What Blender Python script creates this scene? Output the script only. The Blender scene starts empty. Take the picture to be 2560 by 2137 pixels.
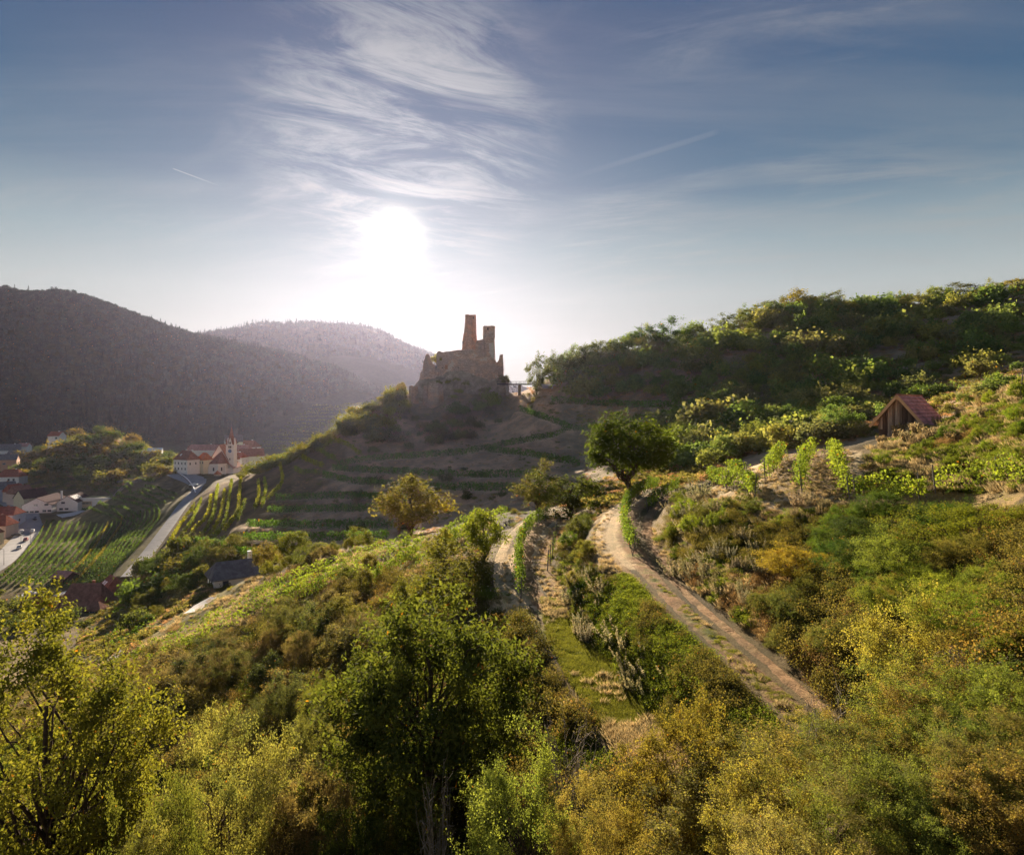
import bpy, math, random
import numpy as np
from mathutils import Vector, Matrix, Quaternion, Euler
R = math.radians
rng = np.random.default_rng(7)
random.seed(7)
scene = bpy.context.scene
COL = scene.collection

# ---------------------------------------------------------------- camera
FPX, U0, VH = 1393.0, 1050.0, 840.0     # focal length and horizon of the view, in 2100-wide units
cam_d = bpy.data.cameras.new('camera')
cam = bpy.data.objects.new('camera', cam_d); COL.objects.link(cam)
cam_d.sensor_width = 36.0
cam_d.lens = 36.0 * FPX / 2100.0
cam_d.shift_y = -36.5 / 2100.0
cam.rotation_euler = (R(90), 0, 0)
cam_d.clip_start, cam_d.clip_end = 0.5, 20000
scene.camera = cam

# ---------------------------------------------------------------- sun, sky, exposure
SUN_DIR = Vector(((812 - U0) / FPX, 1.0, (VH - 480) / FPX)).normalized()
SUN_EL = math.asin(SUN_DIR.z); SUN_AZ = math.atan2(SUN_DIR.x, SUN_DIR.y)
sl = bpy.data.lights.new('sun', 'SUN'); so = bpy.data.objects.new('sun', sl); COL.objects.link(so)
sl.energy = 3.7; sl.angle = R(0.6); sl.color = (1.0, 0.84, 0.64)
so.rotation_euler = (-SUN_DIR).to_track_quat('-Z', 'Y').to_euler()
scene.view_settings.view_transform = 'Standard'; scene.view_settings.look = 'None'
scene.view_settings.gamma = 1.0; scene.view_settings.use_curve_mapping = False
scene.view_settings.exposure = 2.2
SKY_STRENGTH = 0.05

def make_world():
    w = bpy.data.worlds.new('World'); scene.world = w; w.use_nodes = True
    nt = w.node_tree; nt.nodes.clear(); N = nt.nodes.new; L = nt.links.new
    out = N('ShaderNodeOutputWorld'); bg = N('ShaderNodeBackground'); bg.inputs[1].default_value = SKY_STRENGTH
    L(bg.outputs[0], out.inputs[0])
    sky = N('ShaderNodeTexSky'); sky.sky_type = 'NISHITA'; sky.sun_disc = False
    sky.sun_elevation = SUN_EL; sky.sun_rotation = SUN_AZ
    sky.altitude = 300; sky.air_density = 1.0; sky.dust_density = 0.6; sky.ozone_density = 2.0
    tc = N('ShaderNodeTexCoord')
    def math_(op, a, b=None, c=None, clamp=False):
        n = N('ShaderNodeMath'); n.operation = op; n.use_clamp = clamp
        for i, x in enumerate((a, b, c)):
            if x is None: continue
            if isinstance(x, (int, float)): n.inputs[i].default_value = x
            else: L(x, n.inputs[i])
        return n.outputs[0]
    def ramp(x, lo, hi):
        n = N('ShaderNodeMapRange'); n.interpolation_type = 'SMOOTHSTEP'
        L(x, n.inputs[0]); n.inputs[1].default_value = lo; n.inputs[2].default_value = hi
        return n.outputs[0]
    dirn = tc.outputs['Generated']
    sep = N('ShaderNodeSeparateXYZ'); L(dirn, sep.inputs[0])
    # cirrus sheet: the view direction meets a plane high above the place
    zc = math_('MAXIMUM', sep.outputs[2], 0.02)
    px = math_('DIVIDE', sep.outputs[0], math_('ADD', zc, 0.12)); py = math_('DIVIDE', sep.outputs[1], math_('ADD', zc, 0.12))
    cmb = N('ShaderNodeCombineXYZ'); L(px, cmb.inputs[0]); L(py, cmb.inputs[1])
    def layer(rot, scl, nscale, detail, dist, lo, hi, off, rough=0.6):
        mp = N('ShaderNodeMapping'); L(cmb.outputs[0], mp.inputs[0])
        mp.vector_type = 'TEXTURE'; mp.inputs['Rotation'].default_value = (0, 0, R(rot)); mp.inputs['Scale'].default_value = (1 / scl[0], 1 / scl[1], 1)
        mp.inputs['Location'].default_value = off
        nz = N('ShaderNodeTexNoise'); L(mp.outputs[0], nz.inputs['Vector'])
        nz.inputs['Scale'].default_value = nscale; nz.inputs['Detail'].default_value = detail
        nz.inputs['Roughness'].default_value = rough; nz.inputs['Distortion'].default_value = dist
        return ramp(nz.outputs['Fac'], lo, hi)
    fib = layer(-22, (0.55, 1.9, 1), 2.6, 12, 0.5, 0.44, 0.70, (3.1, 1.7, 0), 0.68)
    big = layer(-15, (0.8, 0.8, 1), 0.75, 3, 0.4, 0.40, 0.62, (0.9, 4.2, 0))
    veil = layer(4, (0.25, 1.3, 1), 1.5, 10, 0.35, 0.42, 0.75, (7.3, 2.0, 0), 0.62)
    cl = math_('MULTIPLY', fib, big)
    # a brighter feathery patch over the sun, as the cloud stands there
    pd = Vector(((830 - U0) / FPX, 1.0, (VH - 265) / FPX)).normalized()
    dotp = N('ShaderNodeVectorMath'); dotp.operation = 'DOT_PRODUCT'; L(dirn, dotp.inputs[0]); dotp.inputs[1].default_value = pd
    patch = math_('MULTIPLY', ramp(dotp.outputs['Value'], math.cos(R(14)), math.cos(R(4))), layer(27, (0.75, 2.1, 1), 2.7, 13, 0.7, 0.40, 0.66, (0.3, 0.2, 0), 0.70))
    cloud = math_('ADD', math_('MULTIPLY', cl, 0.42), math_('ADD', math_('MULTIPLY', veil, 0.20), math_('MULTIPLY', patch, 0.58)), clamp=True)
    # aureole of the low sun in thin cirrus
    dots = N('ShaderNodeVectorMath'); dots.operation = 'DOT_PRODUCT'; L(dirn, dots.inputs[0]); dots.inputs[1].default_value = SUN_DIR
    ang = math_('ARCCOSINE', math_('MINIMUM', dots.outputs['Value'], 0.999999))
    def expf(x, k): return math_('EXPONENT', math_('MULTIPLY', x, -1.0 / k))
    g1 = expf(ang, R(0.72)); g2 = expf(ang, R(8.0))
    glow = math_('ADD', math_('MULTIPLY', g1, 24.0), math_('MULTIPLY', g2, .1))
    # condensation trails: thin great-circle pieces
    def trail(a, b, wid, k):
        va = Vector(((a[0] - U0) / FPX, 1, (VH - a[1]) / FPX)).normalized(); vb = Vector(((b[0] - U0) / FPX, 1, (VH - b[1]) / FPX)).normalized()
        n = va.cross(vb).normalized(); t = (vb - va).normalized()
        d1 = N('ShaderNodeVectorMath'); d1.operation = 'DOT_PRODUCT'; L(dirn, d1.inputs[0]); d1.inputs[1].default_value = n
        d2 = N('ShaderNodeVectorMath'); d2.operation = 'DOT_PRODUCT'; L(dirn, d2.inputs[0]); d2.inputs[1].default_value = t
        lo, hi = va.dot(t), vb.dot(t)
        al = math_('MULTIPLY', ramp(d2.outputs['Value'], lo, lo + (hi - lo) * .06), math_('SUBTRACT', 1.0, ramp(d2.outputs['Value'], lo + (hi - lo) * .3, hi)))
        fwd = math_('GREATER_THAN', sep.outputs[1], 0.0)
        return math_('MULTIPLY', math_('MULTIPLY', al, fwd), math_('MULTIPLY', math_('SUBTRACT', 1.0, ramp(math_('ABSOLUTE', d1.outputs['Value']), wid * .25, wid)), k))
    cloud = math_('ADD', cloud, math_('ADD', trail((352, 345), (462, 386), .0011, .5), trail((1480, 268), (1130, 378), .005, .12)), clamp=True)
    ccol = N('ShaderNodeMixRGB'); ccol.blend_type = 'MIX'
    L(cloud, ccol.inputs[0]); 
    return w, nt, sky, bg, cloud, glow, ccol, L, N, math_, sep, ang, expf
W, WNT, SKY, BG, CLOUD, GLOW, CC, L_, N_, M_, SEP, ANG, EXPF = make_world()
def finish_world():
    # hazy late-day sky: the clear-air sky under a milky veil that thickens towards the horizon, all the way round
    el = M_('MINIMUM', M_('MAXIMUM', M_('DIVIDE', SEP.outputs[2], 0.6), 0.0), 1.0)
    k = N_('ShaderNodeValToRGB'); L_(el, k.inputs[0]); cr = k.color_ramp
    stops = [(0.0, (2.45, 2.4, 2.05)), (.15, (2.75, 2.8, 2.55)), (.27, (2.6, 2.85, 2.8)), (.38, (1.65, 2.15, 2.35)), (.50, (.58, 1.08, 1.58)), (.65, (.24, .66, 1.26)), (.80, (.22, .52, 1.14)), (1.0, (.20, .49, 1.1))]
    for i, (p, c) in enumerate(stops):
        e = cr.elements[0] if i == 0 else (cr.elements[-1] if i == len(stops) - 1 else cr.elements.new(p)); e.color = (c[0] / 6, c[1] / 6, c[2] / 6, 1)
    vm = lambda op, x, y=None: (lambda n: (L_(x, n.inputs[0]) if not isinstance(x, tuple) else None, (L_(y, n.inputs[1]) if not isinstance(y, tuple) else setattr(n.inputs[1], 'default_value', y)), n.outputs[0])[-1])((lambda n: (setattr(n, 'operation', op), n)[1])(N_('ShaderNodeVectorMath')))
    veil = vm('MULTIPLY', k.outputs[0], (6 * .74, 6 * .74, 6 * .74))
    den = vm('ADD', SKY.outputs[0], (9.0, 9.0, 9.0)); clear = vm('MULTIPLY', vm('DIVIDE', SKY.outputs[0], den), (2.4, 2.4, 2.4))
    side = M_('ADD', .96, M_('MULTIPLY', EXPF(M_('MAXIMUM', M_('SUBTRACT', ANG, R(12)), 0.0), R(16)), .02))
    sv = N_('ShaderNodeCombineXYZ'); [L_(side, sv.inputs[i]) for i in range(3)]; veil = vm('MULTIPLY', veil, sv.outputs[0])
    fade = M_('ADD', M_('MULTIPLY', M_('SUBTRACT', 1.0, el), .16), .07)
    fv = N_('ShaderNodeCombineXYZ'); [L_(fade, fv.inputs[i]) for i in range(3)]
    tint = N_('ShaderNodeVectorMath'); tint.operation = 'ADD'; L_(veil, tint.inputs[0]); L_(vm('MULTIPLY', clear, fv.outputs[0]), tint.inputs[1])
    # cloud is lit by the sun: white, brighter near it
    br = M_('ADD', M_('MULTIPLY', EXPF(ANG, R(16)), 2.8), 1.55)
    cb = N_('ShaderNodeMixRGB'); cb.blend_type = 'MULTIPLY'; cb.inputs[0].default_value = 1.0
    cb.inputs[1].default_value = (1.0, 0.98, 0.95, 1)
    cv = N_('ShaderNodeCombineXYZ'); L_(br, cv.inputs[0]); L_(br, cv.inputs[1]); L_(br, cv.inputs[2]); L_(cv.outputs[0], cb.inputs[2])
    L_(tint.outputs[0], CC.inputs[1]); L_(cb.outputs[0], CC.inputs[2])
    gl = N_('ShaderNodeMixRGB'); gl.blend_type = 'MULTIPLY'; gl.inputs[0].default_value = 1.0
    gl.inputs[1].default_value = (1.0, 0.93, 0.76, 1)
    gv = N_('ShaderNodeCombineXYZ'); [L_(GLOW, gv.inputs[i]) for i in range(3)]; L_(gv.outputs[0], gl.inputs[2])
    ad = N_('ShaderNodeMixRGB'); ad.blend_type = 'ADD'; ad.inputs[0].default_value = 1.0
    L_(CC.outputs[0], ad.inputs[1]); L_(gl.outputs[0], ad.inputs[2]); L_(ad.outputs[0], BG.inputs[0])
finish_world()

# ---------------------------------------------------------------- helpers
def P(u, v, d): return np.array(((u - U0) / FPX * d, d, (VH - v) / FPX * d))
def Z(v, d): return (VH - v) / FPX * d
def mesh_np(name, verts, faces, mats=(), smooth=False, attrs=None, midx=None):
    """faces: (M,k) int array of one size"""
    me = bpy.data.meshes.new(name)
    verts = np.asarray(verts, np.float32); faces = np.asarray(faces, np.int32)
    n, k = faces.shape
    me.vertices.add(len(verts)); me.vertices.foreach_set('co', verts.ravel())
    me.loops.add(n * k); me.loops.foreach_set('vertex_index', faces.ravel())
    me.polygons.add(n); me.polygons.foreach_set('loop_start', np.arange(0, n * k, k, dtype=np.int32))
    for m in mats: me.materials.append(m)
    if midx is not None: me.polygons.foreach_set('material_index', np.asarray(midx, np.int32))
    me.update(calc_edges=True)
    if smooth: me.polygons.foreach_set('use_smooth', np.ones(n, bool))
    for an, (dom, typ, data) in (attrs or {}).items():
        a = me.attributes.new(an, typ, dom)
        a.data.foreach_set('color' if 'COLOR' in typ else 'value', np.asarray(data, np.float32).ravel())
    me.validate()
    return me
def link(name, me, parent=None, loc=None, label=None, cat=None, group=None, kind=None):
    o = bpy.data.objects.new(name, me); COL.objects.link(o)
    if parent is not None: o.parent = parent
    if loc is not None: o.location = loc
    if label: o['label'] = label
    if cat: o['category'] = cat
    if group: o['group'] = group
    if kind: o['kind'] = kind
    return o

# ---------------------------------------------------------------- terrain heights
CP = []          # (u, v, d) : a ground point seen at (u, v), d metres away
def cp(*t): CP.extend(t)
STRIPS = []      # levelled strips: dict(pts, w, fall, zone)
def strip(pts, w, fall, zone, zoff=0.0):
    STRIPS.append(dict(pts=np.array([P(*p) for p in pts]) + np.array((0, 0, zoff)), w=w, fall=fall, zone=zone))
A_PTS = [(1430, 1640, 26.5), (1340, 1540, 30), (1220, 1380, 38.5), (1130, 1270, 48.5), (1080, 1200, 57.5), (1072, 1140, 68), (1100, 1085, 82), (1150, 1050, 98), (1200, 1030, 108)]
B_PTS = [(1760, 1580, 22.5), (1650, 1480, 26.2), (1500, 1340, 33.4), (1390, 1240, 41.8), (1318, 1160, 52), (1280, 1100, 63), (1296, 1050, 79), (1350, 1008, 99), (1420, 985, 115)]
cp(*A_PTS); cp(*B_PTS)
# foreground
cp((1450, 1760, 19), (1200, 1830, 21), (1050, 1860, 22.5), (880, 1740, 32), (1150, 1450, 38), (1000, 1350, 46), (700, 1600, 36), (500, 1753, 34),
   (300, 1815, 38), (0, 1980, 38), (600, 2010, 25), (1050, 1960, 17), (1700, 1753, 15), (2100, 1753, 12), (1800, 1600, 17), (2100, 1500, 16), (2000, 1310, 24),
   (1900, 1160, 35), (1750, 1320, 29), (1600, 1150, 43), (1640, 1230, 37.5), (1390, 1100, 54.5), (1450, 1060, 57), (1530, 1022, 57), (1650, 1030, 50), (1760, 1035, 47),
   (1440, 1000, 76), (1480, 990, 71), (1600, 940, 82), (1720, 930, 82), (2000, 1005, 45), (1850, 1030, 45),
   (1850, 892, 68), (1790, 905, 72), (1960, 870, 60), (2080, 800, 55), (2100, 905, 45), (1950, 955, 50), (2050, 1000, 42), (2100, 1060, 35),
   (1050, 2700, 8), (2100, 2300, 7), (300, 2700, 14), (1700, 2300, 9))
# left slope with the vine strip
cp((300, 1500, 55), (100, 1530, 60), (500, 1400, 62), (700, 1300, 62), (800, 1250, 66), (950, 1250, 58), (870, 1130, 92), (1000, 1150, 72), (600, 1200, 86), (450, 1290, 86),
   (250, 1345, 96), (120, 1420, 95), (400, 1245, 122), (440, 1205, 142), (650, 1130, 118), (760, 1112, 112), (1000, 1065, 103))
# gully behind it
cp((750, 1130, 150), (1000, 1085, 140), (560, 1160, 165), (1250, 1015, 132), (300, 1270, 160), (380, 1200, 185))
# castle slope
cp((500, 1120, 190), (700, 1102, 178), (900, 1080, 165), (1100, 1035, 160), (600, 1020, 236), (800, 1000, 225), (1000, 990, 215), (1100, 985, 205), (750, 940, 265),
   (950, 930, 255), (1150, 920, 240), (1250, 892, 245), (1000, 862, 298), (870, 848, 312), (1050, 842, 305), (850, 826, 322), (1040, 805, 322), (950, 790, 330),
   (690, 884, 300), (750, 850, 310), (800, 815, 318), (840, 800, 330), (950, 860, 400), (850, 960, 420), (700, 1000, 380), (1050, 860, 370), (560, 962, 290), (620, 935, 295), (500, 975, 310))
# valley
cp((430, 985, 402), (398, 998, 385), (380, 1030, 345), (330, 1100, 297), (270, 1172, 256), (360, 1110, 245), (450, 1000, 332), (250, 1005, 410), (320, 1000, 400), (150, 1055, 385),
   (50, 1185, 270), (200, 1155, 275), (100, 1212, 252), (0, 1165, 281), (60, 1092, 350), (75, 1072, 376), (20, 1032, 432), (110, 1046, 402), (0, 1225, 250), (200, 1240, 225), (60, 1262, 225),
   (20, 945, 650), (0, 932, 720), (180, 882, 560), (130, 900, 560), (280, 918, 545), (60, 962, 560), (330, 962, 480), (220, 955, 500), (470, 972, 440), (400, 962, 450), (520, 945, 520), (600, 960, 620),
   (350, 935, 640), (180, 925, 720))
# left hill and the far ridge
cp((0, 905, 800), (200, 900, 830), (100, 875, 860), (0, 745, 1010), (0, 598, 1250), (150, 612, 1250), (250, 646, 1250), (350, 672, 1280), (450, 696, 1300), (600, 730, 1350), (700, 768, 1400), (750, 790, 1420),
   (820, 815, 1470), (650, 930, 830), (550, 905, 900), (700, 868, 1000), (400, 912, 840), (300, 785, 1050), (500, 808, 1100), (650, 830, 1150), (-300, 585, 1250), (-300, 900, 800), (-300, 740, 1010), (-800, 580, 1250), (-800, 740, 1000), (-800, 900, 780),
   (0, 690, 1550), (400, 740, 1520), (-500, 690, 1550), (900, 850, 1500), (900, 860, 900), (1100, 850, 900), (1100, 850, 1500))
cp((450, 682, 2300), (530, 672, 2300), (600, 667, 2300), (700, 668, 2300), (760, 678, 2300), (810, 700, 2300), (870, 726, 2300), (950, 760, 2300), (1070, 800, 2300), (200, 700, 2300), (-500, 720, 2300), (600, 770, 1800), (1000, 835, 1800), (200, 740, 1800), (1400, 820, 2300), (2000, 830, 2300), (2800, 830, 2300),
   (600, 775, 2900), (0, 785, 2900), (1200, 825, 2900), (-700, 785, 2900), (600, 810, 3600), (0, 810, 3500), (1500, 830, 3500), (2800, 830, 3500), (-800, 810, 3500))
# right hill
cp((1068, 824, 300), (1130, 800, 292), (1150, 766, 302), (1300, 722, 312), (1450, 698, 320), (1600, 648, 320), (1750, 632, 320), (1900, 622, 318), (2100, 596, 310), (2400, 570, 300), (3000, 560, 290),
   (1300, 800, 265), (1500, 800, 240), (1800, 760, 220), (2050, 720, 210), (1400, 880, 200), (1600, 880, 180), (1400, 962, 150), (1600, 935, 140), (1800, 885, 140), (2000, 810, 130), (2400, 700, 190), (3000, 680, 180),
   (1500, 990, 110), (1700, 962, 106), (1850, 910, 102), (2050, 845, 92), (2400, 760, 60), (3000, 760, 60), (2400, 900, 30), (3000, 950, 25), (2500, 1300, 14), (3100, 1300, 12), (2600, 1900, 8),
   (1300, 780, 420), (1600, 720, 430), (2000, 680, 430), (2800, 650, 430), (1300, 830, 900), (2000, 800, 900), (2900, 790, 900))
# beyond the left edge
cp((-400, 2100, 38), (-400, 1600, 60), (-400, 1430, 100), (-400, 1260, 225), (-400, 1090, 350), (-400, 960, 600), (-900, 2100, 38), (-900, 1500, 90), (-900, 1240, 230), (-900, 1090, 350), (-900, 960, 600))
CPA = np.array(CP, float)
SU, SL_ = 1 / 330.0, 1.9
_X = np.stack([CPA[:, 0] * SU, np.log(CPA[:, 2]) * SL_], 1)
def _phi(r2): return 0.5 * r2 * np.log(np.maximum(r2, 1e-12))
_n = len(_X)
_K = _phi(((_X[:, None] - _X[None]) ** 2).sum(2)) + 0.004 * np.eye(_n)
_Pm = np.concatenate([np.ones((_n, 1)), _X], 1)
_Am = np.zeros((_n + 3, _n + 3)); _Am[:_n, :_n] = _K; _Am[:_n, _n:] = _Pm; _Am[_n:, :_n] = _Pm.T
_sol = np.linalg.solve(_Am, np.concatenate([CPA[:, 1] - VH, np.zeros(3)]))
def F0(u, d):
    """row at which the smooth ground at column u and distance d is seen"""
    u = np.asarray(u, float); d = np.asarray(d, float); sh = np.broadcast(u, d).shape
    q = np.stack([np.broadcast_to(u, sh).ravel() * SU, np.log(np.broadcast_to(d, sh).ravel()) * SL_], 1)
    out = np.empty(len(q))
    for i in range(0, len(q), 20000):
        b = q[i:i + 20000]
        out[i:i + 20000] = _phi(((b[:, None] - _X[None]) ** 2).sum(2)) @ _sol[:_n] + _sol[_n] + b @ _sol[_n + 1:]
    return out.reshape(sh) + VH
# ---------------------------------------------------------------- value noise for shapes
def _hash(ix, iy, s):
    h = (ix.astype(np.int64) * 374761393 + iy.astype(np.int64) * 668265263 + s * 1442695041) & 0x7fffffff
    h = ((h ^ (h >> 13)) * 1274126177) & 0x7fffffff
    return ((h ^ (h >> 16)) & 0xffff) / 65535.0
def vnoise(x, y, s=0):
    ix, iy = np.floor(x), np.floor(y); fx, fy = x - ix, y - iy
    fx = fx * fx * (3 - 2 * fx); fy = fy * fy * (3 - 2 * fy)
    a, b = _hash(ix, iy, s), _hash(ix + 1, iy, s); c, d = _hash(ix, iy + 1, s), _hash(ix + 1, iy + 1, s)
    return (a * (1 - fx) + b * fx) * (1 - fy) + (c * (1 - fx) + d * fx) * fy - 0.5
def fbm(x, y, s=0, o=4):
    r = 0; a = 1.0
    for i in range(o): r = r + a * vnoise(x * 2 ** i + 17 * i, y * 2 ** i - 9 * i, s + i); a *= 0.5
    return r
def resample(pts, step):
    pts = np.asarray(pts, float)
    # Catmull-Rom through the points, then even steps
    p = np.concatenate([2 * pts[:1] - pts[1:2], pts, 2 * pts[-1:] - pts[-2:-1]])
    out = []
    for i in range(1, len(p) - 2):
        t = np.linspace(0, 1, 24, endpoint=False)[:, None]
        p0, p1, p2, p3 = p[i - 1], p[i], p[i + 1], p[i + 2]
        out.append(0.5 * (2 * p1 + (p2 - p0) * t + (2 * p0 - 5 * p1 + 4 * p2 - p3) * t ** 2 + (3 * p1 - p0 - 3 * p2 + p3) * t ** 3))
    q = np.concatenate(out + [pts[-1:]])
    s = np.concatenate([[0], np.cumsum(np.linalg.norm(np.diff(q[:, :2], axis=0), axis=1))])
    n = max(2, int(s[-1] / step) + 1); t = np.linspace(0, s[-1], n)
    return np.stack([np.interp(t, s, q[:, k]) for k in range(q.shape[1])], 1)

# ---------------------------------------------------------------- the ground grid
NU, NL = 500, 700
GU = np.linspace(-1000, 3150, NU); GL = np.linspace(math.log(7.0), math.log(3000), NL)
GD = np.exp(GL)
UU, DD = np.meshgrid(GU, GD, indexing='ij')
VV = F0(UU, DD)
GX = (UU - U0) / FPX * DD; GY = DD; GZ = (VH - VV) / FPX * DD
def crop2(X, Y): return (X * .2807, 853 + Y * .2807)
def crop6(X, Y): return (525 + X * .414, 820 + Y * .414)
def crop4(X, Y): return (1066 + X * .492, 558 + Y * .492)
def first_hit(u, v, dmin=8, dmax=3550, vv=None):
    vv = VV if vv is None else vv
    f = (u - GU[0]) / (GU[1] - GU[0]); i = int(np.clip(math.floor(f), 0, NU - 2)); f -= i
    prof = vv[i] * (1 - f) + vv[i + 1] * f
    ok = (prof <= v) & (GD >= dmin) & (GD <= dmax)
    if not ok.any(): return None
    j = int(np.argmax(ok))
    if j == 0 or GD[j - 1] < dmin: return float(GD[j])
    a, b = prof[j - 1], prof[j]
    t = (a - v) / (a - b) if a > b else 1.0
    return float(np.exp(GL[j - 1] + np.clip(t, 0, 1) * (GL[j] - GL[j - 1])))
def on_smooth(pts, dmin=8, dmax=3550):
    out = []
    for u, v in pts:
        d = first_hit(u, v, dmin, dmax)
        if d: out.append(P(u, v, d))
    return np.array(out)
# terrace lines on the castle slope: (points, levelled half width)
C6, C4, C2 = crop6, crop4, crop2
TERR = [[C6(380, 352), C6(700, 368), C6(1000, 384), C6(1400, 384)], [C6(330, 384), C6(500, 416), C6(800, 440), C6(1400, 460)],
        [C6(100, 500), C6(400, 490), C6(760, 500)], [C6(60, 560), C6(350, 556), C6(700, 556)], [C6(-40, 632), C6(350, 636), C6(680, 638)], [C6(-60, 696), C6(300, 700), C6(660, 694)],
        [C6(400, 330), C6(560, 305), C6(1000, 274), C6(1150, 245), C6(1380, 205), C6(1600, 160), C4(560, 612), C4(850, 546)], [C6(1150, 258), C6(1400, 290), C6(1600, 330)],
        [C4(130, 540), C4(300, 556), C4(600, 566), C4(800, 556)], [C4(0, 580), C4(120, 622), C4(210, 656)],
        [C2(1240, 950), C2(1400, 936), C2(1560, 956), C2(1700, 1010), C2(1880, 1030)]]
TERR = [on_smooth(t, 130, 420) for t in TERR]
for t in TERR: STRIPS.append(dict(pts=t, w=1.7, fall=3.2, zone=5))
ROAD_VILLAGE = [P(*p) for p in [(-330, 1330, 205), (-130, 1230, 247), (-10, 1160, 285), (40, 1112, 332), (62, 1078, 368), (46, 1050, 402), (10, 1028, 436), (-60, 1012, 470), (-200, 1000, 500)]]
ROAD_CHURCH = [P(*p) for p in [(262, 1182, 250), (300, 1138, 274), (340, 1085, 305), (378, 1032, 345), (404, 1002, 380), (398, 984, 405), (372, 972, 428)]]
STRIPS.append(dict(pts=np.array(A_PTS and [P(*p) for p in A_PTS[:8]]), w=1.8, fall=1.3, zone=1))
STRIPS.append(dict(pts=np.array([P(*p) for p in B_PTS[:8]]), w=1.8, fall=1.3, zone=2))
STRIPS.append(dict(pts=np.array([P(*p) for p in A_PTS[4:8]]), w=2.9, fall=1.3, zone=6))
STRIPS.append(dict(pts=np.array([P(*p) for p in B_PTS[4:8]]), w=2.9, fall=1.3, zone=6))
STRIPS.append(dict(pts=np.array(ROAD_VILLAGE), w=7.0, fall=8, zone=4))
STRIPS.append(dict(pts=np.array(ROAD_CHURCH), w=4.0, fall=5, zone=4))
STRIPS.append(dict(pts=np.array([P(470, 972, 440), P(400, 964, 448)]), w=16, fall=12, zone=0))
# flat sites for houses
for (u, v, d, w) in [(105, 1044, 405, 24), (185, 1245, 228, 13), (60, 1262, 225, 9), (478, 1200, 145, 6), (30, 965, 560, 40)]:
    STRIPS.append(dict(pts=np.array([P(u, v, d), P(u, v, d) + np.array((.5, 0, 0))]), w=w, fall=w * .7, zone=0))
WSTRIP = []
for s in STRIPS:
    q = resample(s['pts'], max(1.0, s['w'] * .5)) if len(s['pts']) > 2 else s['pts']
    s['q'] = q; pad = s['w'] + s['fall'] + 1
    m = (GX > q[:, 0].min() - pad) & (GX < q[:, 0].max() + pad) & (GY > q[:, 1].min() - pad) & (GY < q[:, 1].max() + pad)
    ii, jj = np.nonzero(m)
    px, py = GX[ii, jj], GY[ii, jj]
    best = np.full(len(px), 1e9); bz = np.zeros(len(px))
    for k in range(len(q) - 1):
        a, b = q[k], q[k + 1]; ab = b[:2] - a[:2]; l2 = max((ab ** 2).sum(), 1e-9)
        t = np.clip(((px - a[0]) * ab[0] + (py - a[1]) * ab[1]) / l2, 0, 1)
        dd = np.hypot(px - a[0] - t * ab[0], py - a[1] - t * ab[1]); bt = dd < best
        best[bt] = dd[bt]; bz[bt] = (a[2] + t * (b[2] - a[2]))[bt]
    wgt = np.clip(1 - (best - s['w']) / s['fall'], 0, 1); wgt = wgt * wgt * (3 - 2 * wgt)
    GZ[ii, jj] = GZ[ii, jj] * (1 - wgt) + bz * wgt
    s['cells'] = (ii, jj, best)
    full = np.full(GX.shape, 1e9); full[ii, jj] = best; s['dist'] = full if s['zone'] in (1, 2, 4) else None
near_path = np.ones(GX.shape)
for s in STRIPS:
    ii, jj, best = s['cells']; near_path[ii, jj] = np.minimum(near_path[ii, jj], np.clip((best - s['w']) / s['fall'], 0.06, 1))
amp = np.clip(GD * 0.012, 0.12, 6.0)[None]
GZ += near_path * (fbm(GX / 2.2, GY / 2.2, 3, 3) * np.clip(amp, 0, .45) * 0.8 + fbm(GX / 14, GY / 14, 9, 3) * np.clip(amp, 0, 1.6) * np.clip((GD[None] - 60) / 60, 0, 1) + fbm(GX / 120, GY / 120, 11, 4) * 16 * np.clip((GD[None] - 850) / 300, 0, 1))
VV = VH - GZ / GY * FPX
def hz(x, y):
    """ground height at x, y"""
    x = np.atleast_1d(np.asarray(x, float)); y = np.maximum(np.atleast_1d(np.asarray(y, float)), 7.01)
    fu = np.clip((x / y * FPX + U0 - GU[0]) / (GU[1] - GU[0]), 0, NU - 1.001); fl = np.clip((np.log(y) - GL[0]) / (GL[1] - GL[0]), 0, NL - 1.001)
    i = fu.astype(int); j = fl.astype(int); a = fu - i; b = fl - j
    return (GZ[i, j] * (1 - a) * (1 - b) + GZ[i + 1, j] * a * (1 - b) + GZ[i, j + 1] * (1 - a) * b + GZ[i + 1, j + 1] * a * b)
def pick(u, v, dmin=8, dmax=3550):
    d = first_hit(u, v, dmin, dmax, VV)
    if d is None: return None
    x = (u - U0) / FPX * d
    return np.array((x, d, float(hz(x, d)[0])))
def at(u, d):
    x = (u - U0) / FPX * d
    return np.array((x, d, float(hz(x, d)[0])))
def in_poly(u, v, poly):
    u = np.asarray(u); v = np.asarray(v); inside = np.zeros(np.broadcast(u, v).shape, bool); n = len(poly)
    for k in range(n):
        x1, y1 = poly[k]; x2, y2 = poly[(k + 1) % n]
        c = ((y1 > v) != (y2 > v)) & (u < (x2 - x1) * (v - y1) / ((y2 - y1) or 1e-9) + x1)
        inside ^= c
    return inside

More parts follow.
